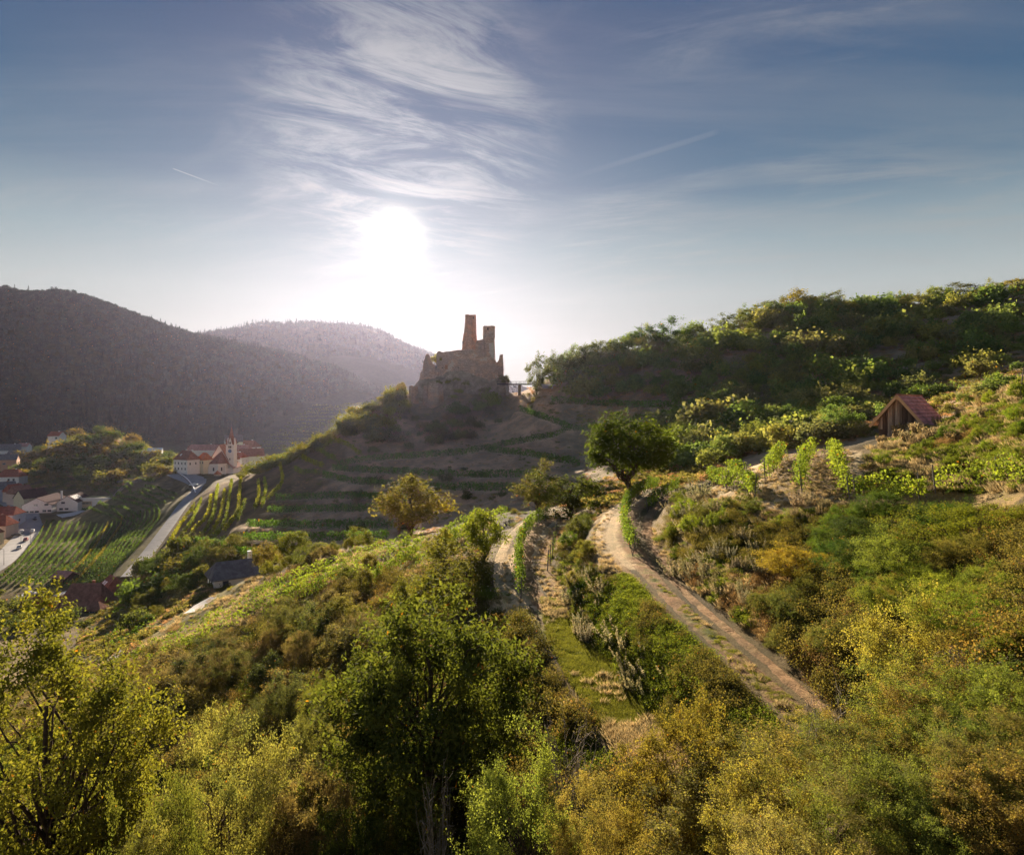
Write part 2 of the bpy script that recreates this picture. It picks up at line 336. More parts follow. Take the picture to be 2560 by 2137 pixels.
# ---------------------------------------------------------------- materials
MATS = {}
def nodes_mat(name):
    m = bpy.data.materials.new(name); m.use_nodes = True; nt = m.node_tree; nt.nodes.clear()
    return m, nt, nt.nodes.new, nt.links.new
def mixc(N, L, fac, a, b, mode='MIX'):
    n = N('ShaderNodeMixRGB'); n.blend_type = mode
    for i, x in enumerate((fac, a, b)):
        if isinstance(x, (int, float)): n.inputs[i].default_value = x
        elif isinstance(x, tuple): n.inputs[i].default_value = (*x, 1) if len(x) == 3 else x
        else: L(x, n.inputs[i])
    return n.outputs[0]
def noise(N, L, vec, scale, detail=5, rough=.55, dist=0.0):
    n = N('ShaderNodeTexNoise'); L(vec, n.inputs['Vector'])
    n.inputs['Scale'].default_value = scale; n.inputs['Detail'].default_value = detail; n.inputs['Roughness'].default_value = rough; n.inputs['Distortion'].default_value = dist
    return n.outputs['Fac']
def ramp2(N, L, x, lo, hi):
    n = N('ShaderNodeMapRange'); n.interpolation_type = 'SMOOTHSTEP'; L(x, n.inputs[0]); n.inputs[1].default_value = lo; n.inputs[2].default_value = hi
    return n.outputs[0]
def solid(name, col, rough=.8, var=.25, nscale=3.0, bump=.0, spec=.2, metal=0.0, streak=None):
    if name in MATS: return MATS[name]
    m, nt, N, L = nodes_mat(name)
    out = N('ShaderNodeOutputMaterial'); b = N('ShaderNodeBsdfPrincipled'); L(b.outputs[0], out.inputs[0])
    tc = N('ShaderNodeTexCoord'); vec = tc.outputs['Object']
    if streak:
        mp = N('ShaderNodeMapping'); L(vec, mp.inputs[0]); mp.inputs['Scale'].default_value = streak; vec = mp.outputs[0]
    f1 = noise(N, L, vec, nscale, 6); f2 = noise(N, L, vec, nscale * 7.3, 4)
    dark = tuple(c * (1 - var) for c in col); lite = tuple(min(1, c * (1 + var)) for c in col)
    c = mixc(N, L, ramp2(N, L, f1, .3, .7), dark, lite); c = mixc(N, L, ramp2(N, L, f2, .35, .75), c, tuple(x * (1 - var * .6) for x in col))
    L(c, b.inputs['Base Color']); b.inputs['Roughness'].default_value = rough; b.inputs['Specular IOR Level'].default_value = spec; b.inputs['Metallic'].default_value = metal
    if bump:
        bp = N('ShaderNodeBump'); bp.inputs['Strength'].default_value = bump; bp.inputs['Distance'].default_value = .05; L(f2, bp.inputs['Height']); L(bp.outputs[0], b.inputs['Normal'])
    MATS[name] = m; return m
def ground_mat():
    m, nt, N, L = nodes_mat('earth_and_grass')
    out = N('ShaderNodeOutputMaterial'); b = N('ShaderNodeBsdfPrincipled'); L(b.outputs[0], out.inputs[0])
    at_ = N('ShaderNodeAttribute'); at_.attribute_name = 'gcol'
    g = N('ShaderNodeNewGeometry'); v = g.outputs['Position']
    n1 = noise(N, L, v, .16, 6, .6); n2 = noise(N, L, v, 1.1, 8, .65); n3 = noise(N, L, v, 9, 6, .7)
    c = mixc(N, L, ramp2(N, L, n1, .35, .7), mixc(N, L, 1.0, at_.outputs['Color'], (.72, .76, .70), 'MULTIPLY'), mixc(N, L, 1.0, at_.outputs['Color'], (1.3, 1.22, 1.1), 'MULTIPLY'))
    c = mixc(N, L, ramp2(N, L, n2, .45, .75), c, mixc(N, L, 1.0, c, (.78, .82, .74), 'MULTIPLY'))
    c = mixc(N, L, ramp2(N, L, n3, .35, .65), mixc(N, L, 1.0, c, (.74, .72, .7), 'MULTIPLY'), mixc(N, L, 1.0, c, (1.3, 1.28, 1.22), 'MULTIPLY'))
    L(c, b.inputs['Base Color']); b.inputs['Roughness'].default_value = .95; b.inputs['Specular IOR Level'].default_value = .05
    bp = N('ShaderNodeBump'); bp.inputs['Strength'].default_value = .8; bp.inputs['Distance'].default_value = .12
    s = N('ShaderNodeMath'); s.operation = 'ADD'; L(n2, s.inputs[0]); L(n3, s.inputs[1]); L(s.outputs[0], bp.inputs['Height']); L(bp.outputs[0], b.inputs['Normal'])
    return m
# ground colours by what grows there
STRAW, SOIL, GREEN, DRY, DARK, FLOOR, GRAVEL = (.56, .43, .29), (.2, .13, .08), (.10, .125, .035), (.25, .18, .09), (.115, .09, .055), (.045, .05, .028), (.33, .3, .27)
GC = np.zeros(GX.shape + (3,)); GC[:] = DARK
def zone(mask, col, k=1.0):
    k = np.asarray(k, float) * mask
    GC[:] = GC * (1 - k[..., None]) + np.array(col) * k[..., None]
nz = np.clip(fbm(GX / 6, GY / 6, 21, 4) * 1.3 + .5, 0, 1)
zone(GD[None] + 0 * GX > 0, DRY, nz * .7)
zone((GD[None] > 120) & (UU > 600) & (GD[None] < 420), (.56, .36, .255), .9)          # brown banks of the castle slope
zone((GD[None] > 100) & (UU > 1150) & (GD[None] < 420), (.36, .28, .2), .7)
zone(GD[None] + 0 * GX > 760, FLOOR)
zone(in_poly(UU, VV, [C2(-60, 1290), C2(330, 770), C2(600, 740), C2(820, 600), C2(1100, 500), C2(1380, 600), C2(960, 1170), C2(800, 1260)]) & (GD[None] > 215) & (GD[None] < 470), (.17, .145, .065), .9)
zone(in_poly(UU, VV, [(20, 1000), (40, 940), (140, 890), (220, 880), (340, 930), (420, 960), (340, 1000), (200, 1010)]) & (GD[None] > 420) & (GD[None] < 640), (.2, .14, .085), nz * .9)
zone((GD[None] > 500) & (GD[None] < 780) & (UU < 700) & (GZ < -36), (.10, .13, .05), .8)
zone(in_poly(UU, VV, [(350, 1120), (420, 1000), (520, 940), (700, 905), (720, 960), (640, 1010), (560, 1115)]) & (GD[None] > 150) & (GD[None] < 360), (.22, .14, .075), .8)
zone(in_poly(UU, VV, [(230, 1380), (420, 1220), (880, 1090), (880, 1150), (500, 1300), (260, 1400)]) & (GD[None] > 60) & (GD[None] < 150), (.30, .2, .085), .7)
zone(in_poly(UU, VV, [(760, 1320), (760, 1220), (860, 1120), (900, 1120), (840, 1220), (830, 1320)]) & (GD[None] > 45) & (GD[None] < 110), (.22, .22, .08), .85)
zone(in_poly(UU, VV, [(1430, 1000), (1560, 930), (1760, 925), (1800, 1000), (1760, 1050), (1560, 1045)]) & (GD[None] > 40) & (GD[None] < 90), STRAW, .9)
zone(in_poly(UU, VV, [(1560, 930), (1730, 920), (1740, 1010), (1570, 1010)]) & (GD[None] > 50) & (GD[None] < 90), (.25, .165, .09), .75)
zone(in_poly(UU, VV, [(1760, 1060), (1780, 990), (1900, 870), (2120, 780), (2120, 1040)]) & (GD[None] > 38) & (GD[None] < 75), (.34, .24, .12), .7)
zone(in_poly(UU, VV, [(1000, 1260), (1030, 1160), (1090, 1070), (1150, 1060), (1100, 1130), (1085, 1250)]) & (GD[None] > 40) & (GD[None] < 120), STRAW, .9)
zone(in_poly(UU, VV, [(1225, 1160), (1230, 1060), (1290, 1020), (1300, 1120), (1310, 1170)]) & (GD[None] > 40) & (GD[None] < 120), STRAW, .9)
zone(in_poly(UU, VV, [(1100, 1060), (1150, 960), (1300, 940), (1460, 930), (1460, 1000), (1300, 1040)]) & (GD[None] > 80) & (GD[None] < 190), (.2, .16, .085), .8)
zone(in_poly(UU, VV, [(150, 1340), (180, 1250), (300, 1180), (460, 1120), (600, 1130), (440, 1250), (250, 1360)]) & (GD[None] > 90) & (GD[None] < 250), (.16, .15, .06), .75)
zone(in_poly(UU, VV, [(820, 860), (840, 800), (880, 720), (1040, 720), (1060, 860)]) & (GD[None] > 290) & (GD[None] < 345), (.2, .16, .11), .7)
for s in STRIPS:
    if s['zone'] == 5:
        ii, jj, best = s['cells']; k = np.clip(1.3 - best / 2.4, 0, 1)[:, None]
        GC[ii, jj] = GC[ii, jj] * (1 - k * .9) + np.array((.60, .41, .28)) * k * .9
idx = np.arange(NU * NL).reshape(NU, NL)
fa = np.stack([idx[:-1, :-1], idx[1:, :-1], idx[1:, 1:], idx[:-1, 1:]], -1).reshape(-1, 4)
gv = np.stack([GX, GY, GZ], -1).reshape(-1, 3)
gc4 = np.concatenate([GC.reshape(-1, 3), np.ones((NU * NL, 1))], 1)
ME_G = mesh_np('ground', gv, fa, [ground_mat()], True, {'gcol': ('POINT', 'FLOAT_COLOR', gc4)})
link('ground', ME_G, kind='structure', label='hilly ground with dry banks, terraces and a valley below')

# ribbons that lie on the ground: roads and vineyard paths
def ribbon(name, pts, halfw, mat, lift, cols=9, step=1.0, prof=None, colf=None, taper=None, label=None):
    q = resample(pts, step); n = len(q)
    tg = np.gradient(q[:, :2], axis=0); tg /= np.linalg.norm(tg, axis=1)[:, None] + 1e-9
    nr = np.stack([tg[:, 1], -tg[:, 0]], 1)
    s = np.linspace(-1, 1, cols)
    hw = halfw * (np.ones(n) if taper is None else taper(np.linspace(0, 1, n)))
    X = q[:, None, 0] + nr[:, None, 0] * s[None] * hw[:, None]; Y = q[:, None, 1] + nr[:, None, 1] * s[None] * hw[:, None]
    Zz = hz(X.ravel(), Y.ravel()).reshape(X.shape)
    if lift > .05: Zz = np.maximum(Zz, np.median(Zz, axis=1)[:, None])
    Zz = Zz + lift + (prof(s[None], X, Y) if prof else 0)
    Zz[:, [0, -1]] -= lift + .12
    id_ = np.arange(n * cols).reshape(n, cols)
    f = np.stack([id_[:-1, :-1], id_[:-1, 1:], id_[1:, 1:], id_[1:, :-1]], -1).reshape(-1, 4)
    at_ = None
    if colf is not None:
        c = colf(s[None] + 0 * X, X, Y, np.linspace(0, 1, n)[:, None] + 0 * X); at_ = {'gcol': ('POINT', 'FLOAT_COLOR', np.concatenate([c.reshape(-1, 3), np.ones((n * cols, 1))], 1))}
    return link(name, mesh_np(name, np.stack([X, Y, Zz], -1).reshape(-1, 3), f, [mat], True, at_), kind='structure', label=label)
GM = ME_G.materials[0]
def path_prof(s, X, Y):
    return -.15 * np.exp(-((np.abs(s) - .48) / .12) ** 2) + .08 * fbm(X * 2, Y * 2, 31, 3) + .06 * vnoise(X * 7, Y * 7, 8)
def mixv(a, b, k): return np.asarray(a) * (1 - k[..., None]) + np.asarray(b) * k[..., None]
def col_A(s, X, Y, t):
    n = np.clip(fbm(X * .8, Y * .8, 5, 4) + .5, 0, 1); g = np.clip((.36 - t) * 9 + (n - .5) * 2, 0, 1)
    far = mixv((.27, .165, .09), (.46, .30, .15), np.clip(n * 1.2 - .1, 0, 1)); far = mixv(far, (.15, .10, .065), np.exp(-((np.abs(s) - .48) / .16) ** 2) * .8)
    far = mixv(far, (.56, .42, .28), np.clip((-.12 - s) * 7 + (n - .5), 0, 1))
    near = mixv((.14, .155, .05), (.2, .19, .06), n); near = mixv(near, (.2, .13, .085), np.clip((s - .55) * 5, 0, 1))
    return mixv(far, near, g)
def col_B(s, X, Y, t):
    n = np.clip(fbm(X * .8, Y * .8, 6, 4) + .5, 0, 1)
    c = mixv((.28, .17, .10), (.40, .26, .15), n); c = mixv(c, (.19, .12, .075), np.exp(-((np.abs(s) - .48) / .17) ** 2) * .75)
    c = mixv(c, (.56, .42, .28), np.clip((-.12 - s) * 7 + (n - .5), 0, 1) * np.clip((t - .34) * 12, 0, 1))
    return mixv(c, (.15, .16, .05), np.clip((n - .45) * 3, 0, 1) * np.exp(-(s / .3) ** 2) * np.clip((.62 - t) * 6, 0, 1))
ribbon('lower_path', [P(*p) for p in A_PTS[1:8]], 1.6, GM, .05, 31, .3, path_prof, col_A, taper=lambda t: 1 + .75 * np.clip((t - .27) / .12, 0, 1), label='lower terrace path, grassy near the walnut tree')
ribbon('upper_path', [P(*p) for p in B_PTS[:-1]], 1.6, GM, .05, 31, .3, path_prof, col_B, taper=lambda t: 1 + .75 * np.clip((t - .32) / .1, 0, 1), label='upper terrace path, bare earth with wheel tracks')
ASPH = solid('asphalt', (.30, .285, .28), .85, .14, .25, .1)
ribbon('village_road', ROAD_VILLAGE, 6.0, ASPH, .12, 7, 3.0, label='grey village road curving along the valley vineyard')
ribbon('church_road', ROAD_CHURCH, 2.9, ASPH, .12, 7, 2.5, taper=lambda t: 1 + 1.9 * np.clip((t - .72) / .15, 0, 1) , label='narrow lane climbing to the church')

# ---------------------------------------------------------------- haze
def make_haze():
    x0, x1, y0, y1, z0, z1 = -4500, 4600, -40, 3080, float(GZ.min()) - 3, float(GZ.max()) + 12
    v = np.array([(x, y, z) for x in (x0, x1) for y in (y0, y1) for z in (z0, z1)])
    f = [(0, 1, 3, 2), (4, 6, 7, 5), (0, 4, 5, 1), (2, 3, 7, 6), (0, 2, 6, 4), (1, 5, 7, 3)]
    m, nt, N, L = nodes_mat('hazy_air'); out = N('ShaderNodeOutputMaterial'); pv = N('ShaderNodeVolumePrincipled')
    pv.inputs['Color'].default_value = (.70, .70, 1.0, 1); pv.inputs['Density'].default_value = HAZE_D; pv.inputs['Anisotropy'].default_value = HAZE_G
    L(pv.outputs[0], out.inputs['Volume'])
    link('haze', mesh_np('haze', v, np.array(f), [m]), kind='stuff', label='thin sunlit haze filling the valley air')
HAZE_D, HAZE_G = 0.000017, 0.72
make_haze()
scene.cycles.volume_bounces = 0
scene.cycles.max_bounces = 6; scene.cycles.diffuse_bounces = 3; scene.cycles.glossy_bounces = 1; scene.cycles.transmission_bounces = 3; scene.cycles.transparent_max_bounces = 6
scene.cycles.sample_clamp_indirect = 4.0
scene.cycles.use_denoising = True
# ---------------------------------------------------------------- plants: leaves, wood, prototypes
def leaf_material(name, trans=.5, gloss=.35, use_obj=True, col=(.08, .1, .03), autumn=(.42, .16, .02), aut=.965, tint=(1.5, 1.6, .75)):
    m, nt, N, L = nodes_mat(name)
    out = N('ShaderNodeOutputMaterial'); oi = N('ShaderNodeObjectInfo'); at_ = N('ShaderNodeAttribute'); at_.attribute_name = 'lv'
    lv = at_.outputs['Fac']
    if use_obj: base = oi.outputs['Color']
    else:
        base = mixc(N, L, oi.outputs['Random'], tuple(c * .7 for c in col), tuple(c * 1.35 for c in (col[0] * 1.12, col[1], col[2] * .9)))
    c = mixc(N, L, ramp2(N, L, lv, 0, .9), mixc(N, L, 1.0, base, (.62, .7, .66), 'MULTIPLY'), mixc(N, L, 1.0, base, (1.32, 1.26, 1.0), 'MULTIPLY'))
    a = N('ShaderNodeMath'); a.operation = 'GREATER_THAN'; L(lv, a.inputs[0]); a.inputs[1].default_value = aut
    c = mixc(N, L, a.outputs[0], c, autumn)
    d = N('ShaderNodeBsdfPrincipled'); L(c, d.inputs['Base Color']); d.inputs['Roughness'].default_value = .85; d.inputs['Specular IOR Level'].default_value = .04
    t = N('ShaderNodeBsdfTranslucent'); tc = mixc(N, L, 1.0, c, tint, 'MULTIPLY'); L(tc, t.inputs['Color'])
    mx = N('ShaderNodeMixShader'); mx.inputs[0].default_value = trans; L(d.outputs[0], mx.inputs[1]); L(t.outputs[0], mx.inputs[2]); L(mx.outputs[0], out.inputs[0])
    return m
LEAF = leaf_material('leaf', .4)
DRYLEAF = leaf_material('dry_plume', .35, .5, tint=(1.35, 1.25, 1.0))
BARK = solid('bark', (.085, .06, .045), .95, .4, 6, .5, .05)
PALE = solid('grey_twig', (.24, .205, .17), .95, .3, 8, .3, .05)
def unit(v): return v / (np.linalg.norm(v, axis=-1, keepdims=True) + 1e-9)
def leaf_quads(pos, size, asp, bias, r, droop=.0, outward=None, fold=.0):
    """diamond leaves at pos; bias pulls the normals up or outward"""
    n = len(pos)
    nrm = unit(r.normal(size=(n, 3)) + (np.asarray(bias) if outward is None else outward))
    a = unit(np.cross(nrm, r.normal(size=(n, 3)))); a[:, 2] -= droop; a = unit(a - nrm * (a * nrm).sum(1, keepdims=True) * .6)
    b = np.cross(nrm, a)
    s = (size * r.uniform(.65, 1.35, n))[:, None]
    v = np.stack([pos - a * s * .5, pos + b * s * asp * .5 + a * s * .05, pos + a * s * .5, pos - b * s * asp * .5 + a * s * .05], 1)
    return v.reshape(-1, 3)
def leaves_mesh(name, v, r, mat, lvbias=None, aut=.004):
    n = len(v) // 4
    lv = r.random(n) * .94 if lvbias is None else np.clip(lvbias + r.normal(size=n) * .18, 0, .94); lv[r.random(n) < aut] = 1.0
    return mesh_np(name, v, np.arange(n * 4).reshape(n, 4), [mat], False, {'lv': ('FACE', 'FLOAT', lv)})
class Tubes:
    def __init__(s): s.v = []; s.f = []; s.n = 0
    def tube(s, pts, r0, r1, k=5):
        pts = np.asarray(pts, float); n = len(pts); rad = np.linspace(r0, r1, n)
        t = unit(np.gradient(pts, axis=0)); ref = np.array((.31, .17, .93)) if abs(t[0][2]) < .9 else np.array((.9, .3, .1))
        a = unit(np.cross(t, ref)); b = np.cross(t, a); an = np.arange(k) / k * 2 * np.pi
        ring = pts[:, None] + (a[:, None] * np.cos(an)[None, :, None] + b[:, None] * np.sin(an)[None, :, None]) * rad[:, None, None]
        id_ = s.n + np.arange(n * k).reshape(n, k)
        s.f.append(np.stack([id_[:-1], np.roll(id_, -1, 1)[:-1], np.roll(id_, -1, 1)[1:], id_[1:]], -1).reshape(-1, 4)); s.v.append(ring.reshape(-1, 3)); s.n += n * k
    def mesh(s, name, mats): return mesh_np(name, np.concatenate(s.v), np.concatenate(s.f), mats, True)
def bent(p0, p1, r, k=6, wob=.08, lift=.15):
    t = np.linspace(0, 1, k)[:, None]; p0 = np.asarray(p0); p1 = np.asarray(p1); l = np.linalg.norm(p1 - p0)
    q = p0 + (p1 - p0) * t + np.array((0, 0, 1)) * (np.sin(t * np.pi) * l * lift)
    q[1:-1] += r.normal(size=(k - 2, 3)) * l * wob
    return q
def plant(name, seed, H=6, rx=3, lo=.25, clumps=60, cr=.7, leaves=5000, leaf=.2, asp=.55, stems=1, tr=.16, limbs=24, droop=.2, rough=.35, twigs=0, flat=.8, mat=None, up=.7, bark=None, shell=.5, lowd=.6, spray=0):
    r = np.random.default_rng(seed)
    d = unit(r.normal(size=(clumps, 3)) * np.array((1, 1, 1.0))); d[:, 2] = np.where(d[:, 2] < -.2, d[:, 2] * lowd, d[:, 2])
    ph = r.uniform(0, 6.28, 8); k = r.integers(1, 4, 8)
    az = np.arctan2(d[:, 1], d[:, 0]); rn = 1 + rough * (np.sin(az * 2 + ph[0]) * .35 + np.sin(az * 3 + ph[1] + d[:, 2] * 2.5) * .4 + np.sin(d[:, 2] * 4 + ph[2] + az) * .35)
    rad = r.uniform(shell, 1, clumps) ** .6 * rn
    hc, hh = H * (lo + 1) / 2, H * (1 - lo) / 2
    c = d * rad[:, None] * np.array((rx - cr * .5, rx - cr * .5, max(hh - cr * .5, .2))) + np.array((0, 0, hc))
    c[:, 2] = np.clip(c[:, 2], cr * .3, None)
    per = r.multinomial(leaves, r.dirichlet(np.full(clumps, 3.0)))
    ci = np.repeat(np.arange(clumps), per)
    crs = cr * r.uniform(.6, 1.3, clumps)
    off = unit(r.normal(size=(leaves, 3))) * (r.random(leaves) ** .45)[:, None] * crs[ci][:, None] * np.array((1, 1, flat))
    pos = c[ci] + off
    if spray:
        # leaves sit along twigs that fan out of each limb end
        td = unit(r.normal(size=(clumps, spray, 3)) * np.array((1, 1, .8)) + unit(c - np.array((0, 0, hc * .6)))[:, None] * .75 + np.array((0, 0, .15))); tl = r.uniform(.6, 1.9, (clumps, spray)) * crs[:, None]
        ti = r.integers(spray, size=leaves); tp = r.random(leaves) ** .7; sp_ = r.random(leaves) < .8
        alt = c[ci] + td[ci, ti] * (tp * tl[ci, ti])[:, None] + r.normal(size=(leaves, 3)) * (leaf * .55 + .06 * crs[ci])[:, None]
        alt[:, 2] -= droop * .25 * (tp ** 2) * tl[ci, ti]; pos = np.where(sp_[:, None], alt, pos); pos[:, 2] = np.maximum(pos[:, 2], .02)
    outw = unit(pos - np.array((0, 0, hc * .7))) * .7 + np.array((0, 0, up))
    clv = r.uniform(.2, .8, clumps)
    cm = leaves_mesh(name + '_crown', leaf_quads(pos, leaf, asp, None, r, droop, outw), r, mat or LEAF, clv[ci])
    tb = Tubes(); base = []
    for i in range(stems):
        a = r.uniform(0, 6.28); sp = 0 if stems == 1 else rx * .12
        p0 = np.array((np.cos(a) * sp, np.sin(a) * sp, -.5)); top = np.array((np.cos(a) * sp * 4 * r.uniform(.4, 1), np.sin(a) * sp * 4 * r.uniform(.4, 1), H * (.55 if stems > 1 else .8)))
        q = bent(p0, top, r, 8, .02, 0); tb.tube(q, tr * (1 if stems == 1 else .6), tr * .25, 6); base.append(q)
    lid = r.permutation(clumps)[:max(limbs, 1)]
    for i in lid[:limbs]:
        q = base[r.integers(len(base))]; tz = np.clip(c[i][2] / H * .75, lo * .4 if stems == 1 else .05, .75); j = int(tz * 7)
        tb.tube(bent(q[j], c[i] + r.normal(size=3) * cr * .2, r, 6, .05, .1), tr * .42 * (1 - tz * .5), tr * .06, 4)
    if spray:
        for i in lid[:limbs][:max(10, twigs)]:
            for j in range(min(spray, 3)): tb.tube(bent(c[i], c[i] + td[i, j] * tl[i, j], r, 4, .04, .02), tr * .07, tr * .025, 3)
    for i in range(twigs):
        if not limbs: break
        j = lid[r.integers(len(lid))]; tb.tube(bent(c[j], c[j] + unit(c[j] - np.array((0, 0, hc * .6)) + r.normal(size=3)) * cr * r.uniform(1.0, 1.9), r, 5, .09, .05), tr * .07, tr * .03, 3)
    wm = tb.mesh(name + '_wood', [bark or BARK])
    return dict(crown=cm, wood=wm, H=H, rx=rx)
def conifer(name, seed, H=14, rx=2.6, tiers=11, leaves=380, mat=None):
    r = np.random.default_rng(seed); z = r.random(leaves) ** .8; rad = (1 - z) * rx * r.uniform(.5, 1.05, leaves); a = r.uniform(0, 6.28, leaves)
    pos = np.stack([np.cos(a) * rad, np.sin(a) * rad, H * (.08 + .92 * z) - rad * .35], 1)
    cm = leaves_mesh(name, leaf_quads(pos, .75, .6, None, r, .5, np.stack([np.cos(a), np.sin(a), .5 + 0 * a], 1)), r, mat or LEAF)
    tb = Tubes(); tb.tube(bent((0, 0, -1), (0, 0, H * .98), r, 5, 0, 0), .2, .03, 5)
    return dict(crown=cm, wood=tb.mesh(name + '_wood', [BARK]), H=H, rx=rx)
PR = {}
PR['walnut'] = plant('walnut', 11, 11, 5, -.02, 190, 1.0, 60000, .235, .42, 1, .3, 46, .55, .38, 30, .75, up=.5, lowd=1.0, spray=7)
PR['robinia'] = plant('robinia', 12, 14, 4.6, .22, 190, .8, 60000, .15, .5, 1, .3, 80, .25, .25, 30, .6, spray=8)
PR['round'] = plant('round', 13, 10, 5, .1, 110, 1.1, 16000, .34, .55, 1, .32, 34, .2, .32, 8, .85, spray=7)
for i in range(3): PR['near%d' % i] = plant('near%d' % i, 20 + i, 4.2, 2.5, .03, 150, .42, 46000, (.058, .052, .066)[i], .6, 6, .07, 60, .1, .55, 50, .85, spray=9)
for i in range(4): PR['mid%d' % i] = plant('mid%d' % i, 30 + i, 6, 3, (.16, .05, .2, .0)[i], 64, .8, 5200, .25, .6, (1, 4, 1, 5)[i], .16, 20, .2, .5, 10, .8, spray=6)
for i in range(5): PR['bush%d' % i] = plant('bush%d' % i, 40 + i, (3.6, 3, 4.6, 2.4, 5.2)[i], (2.4, 2.6, 2.5, 2.6, 2.7)[i], (.03, .0, .12, .0, .16)[i], 34, .85, 1500, .42, .65, 3, .12, 8, .15, .45, 0, .8, spray=5)
for i in range(3): PR['sky%d' % i] = plant('sky%d' % i, 140 + i, 8, 4, (.0, .06, .0)[i], 60, .95, 6500, .30, .6, 1, .2, 20, .15, .55, 10, .8, lowd=.9, spray=6)
def bare(name, seed, H, rx, n):
    r = np.random.default_rng(seed); tb = Tubes()
    for i in range(n):
        a = r.uniform(0, 6.28); e = r.uniform(.3, 1); p1 = np.array((np.cos(a) * rx * e, np.sin(a) * rx * e, H * r.uniform(.55, 1))); q = bent((0, 0, -.2), p1, r, 6, .05, .15); tb.tube(q, .03, .008, 3)
        for j in range(6):
            b = q[r.integers(2, 6)]; tb.tube(bent(b, b + unit(r.normal(size=3) + np.array((np.cos(a), np.sin(a), .4))) * r.uniform(.3, .9), r, 4, .08, .1), .012, .004, 3)
    return tb.mesh(name, [PALE])
PR['bare'] = dict(crown=bare('bare', 55, 2.6, 2.0, 34), wood=None, H=2.6, rx=2.0)
# wormwood: upright silver plumes
def plumes(name, seed, n, H, spread, lf, per, mat, lean=.5):
    r = np.random.default_rng(seed); P_ = []; 
    for i in range(n):
        a = r.uniform(0, 6.28); rr = spread * math.sqrt(r.random()); h = H * r.uniform(.6, 1.1); ln = lean * r.uniform(.3, 1)
        t = r.random(per) ** .8
        x = np.cos(a) * (rr * .5 + t * h * ln * rr / spread) ; y = np.sin(a) * (rr * .5 + t * h * ln * rr / spread)
        P_.append(np.stack([x, y, t * h], 1) + r.normal(size=(per, 3)) * .045 * (1.15 - t)[:, None])
    p = np.concatenate(P_); return leaves_mesh(name, leaf_quads(p, lf, .32, (0, 0, .2), r, -1.2), r, mat)
PR['wormwood'] = dict(crown=plumes('wormwood', 61, 26, 1.15, .5, .11, 60, DRYLEAF), wood=None, H=1.1, rx=.75)
PR['wormwood2'] = dict(crown=plumes('wormwood2', 62, 16, .95, .42, .12, 55, DRYLEAF, .9), wood=None, H=.95, rx=.75)
PR['drygrass'] = dict(crown=plumes('drygrass', 63, 60, .85, .8, .26, 9, DRYLEAF, .5), wood=None, H=.85, rx=.9)

USED = {}
LIFT = 1.75
def tone(c, k=.12):
    f = 1 + rng.uniform(-k, k); return (c[0] * LIFT * f * (1 + rng.uniform(-k, k) * .5), c[1] * LIFT * f, c[2] * LIFT * f * (1 + rng.uniform(-k, k)), 1)
def put(proto, loc, sx, sz, col, name, label, cat, group=None, parts=True, rot=None, crown='crown', kindpart=True):
    pr = PR[proto]; rz = rng.uniform(0, 6.28) if rot is None else rot
    if parts and pr['wood'] is not None:
        e = link(name, None, None, loc, label, cat, group); e.rotation_euler = (0, 0, rz); e.scale = (sx, sx, sz); e.empty_display_size = .5
        c = link('crown', pr['crown'], e); c.color = col
        link('trunk' if cat == 'tree' else 'stems', pr['wood'], e)
        return e
    o = link(name, pr['crown'], None, loc, label, cat, group); o.rotation_euler = (0, 0, rz); o.scale = (sx, sx, sz); o.color = col
    return o
def put_px(proto, u, d, vtop, wpx, col, name, label, cat, group=None, parts=True, rot=None, sink=.1):
    g = at(u, d); pr = PR[proto]; h = Z(vtop, d) - g[2] + sink
    w = wpx * d / FPX / 2
    return put(proto, (g[0], g[1], g[2] - sink), w / pr['rx'], max(h, .3) / pr['H'], col, name, label, cat, group, parts, rot)
DKG, MID, OLV, YGR, GLD, BRN, SIL = (.036, .058, .016), (.06, .085, .018), (.085, .085, .028), (.12, .14, .022), (.21, .145, .035), (.12, .085, .05), (.185, .17, .125)

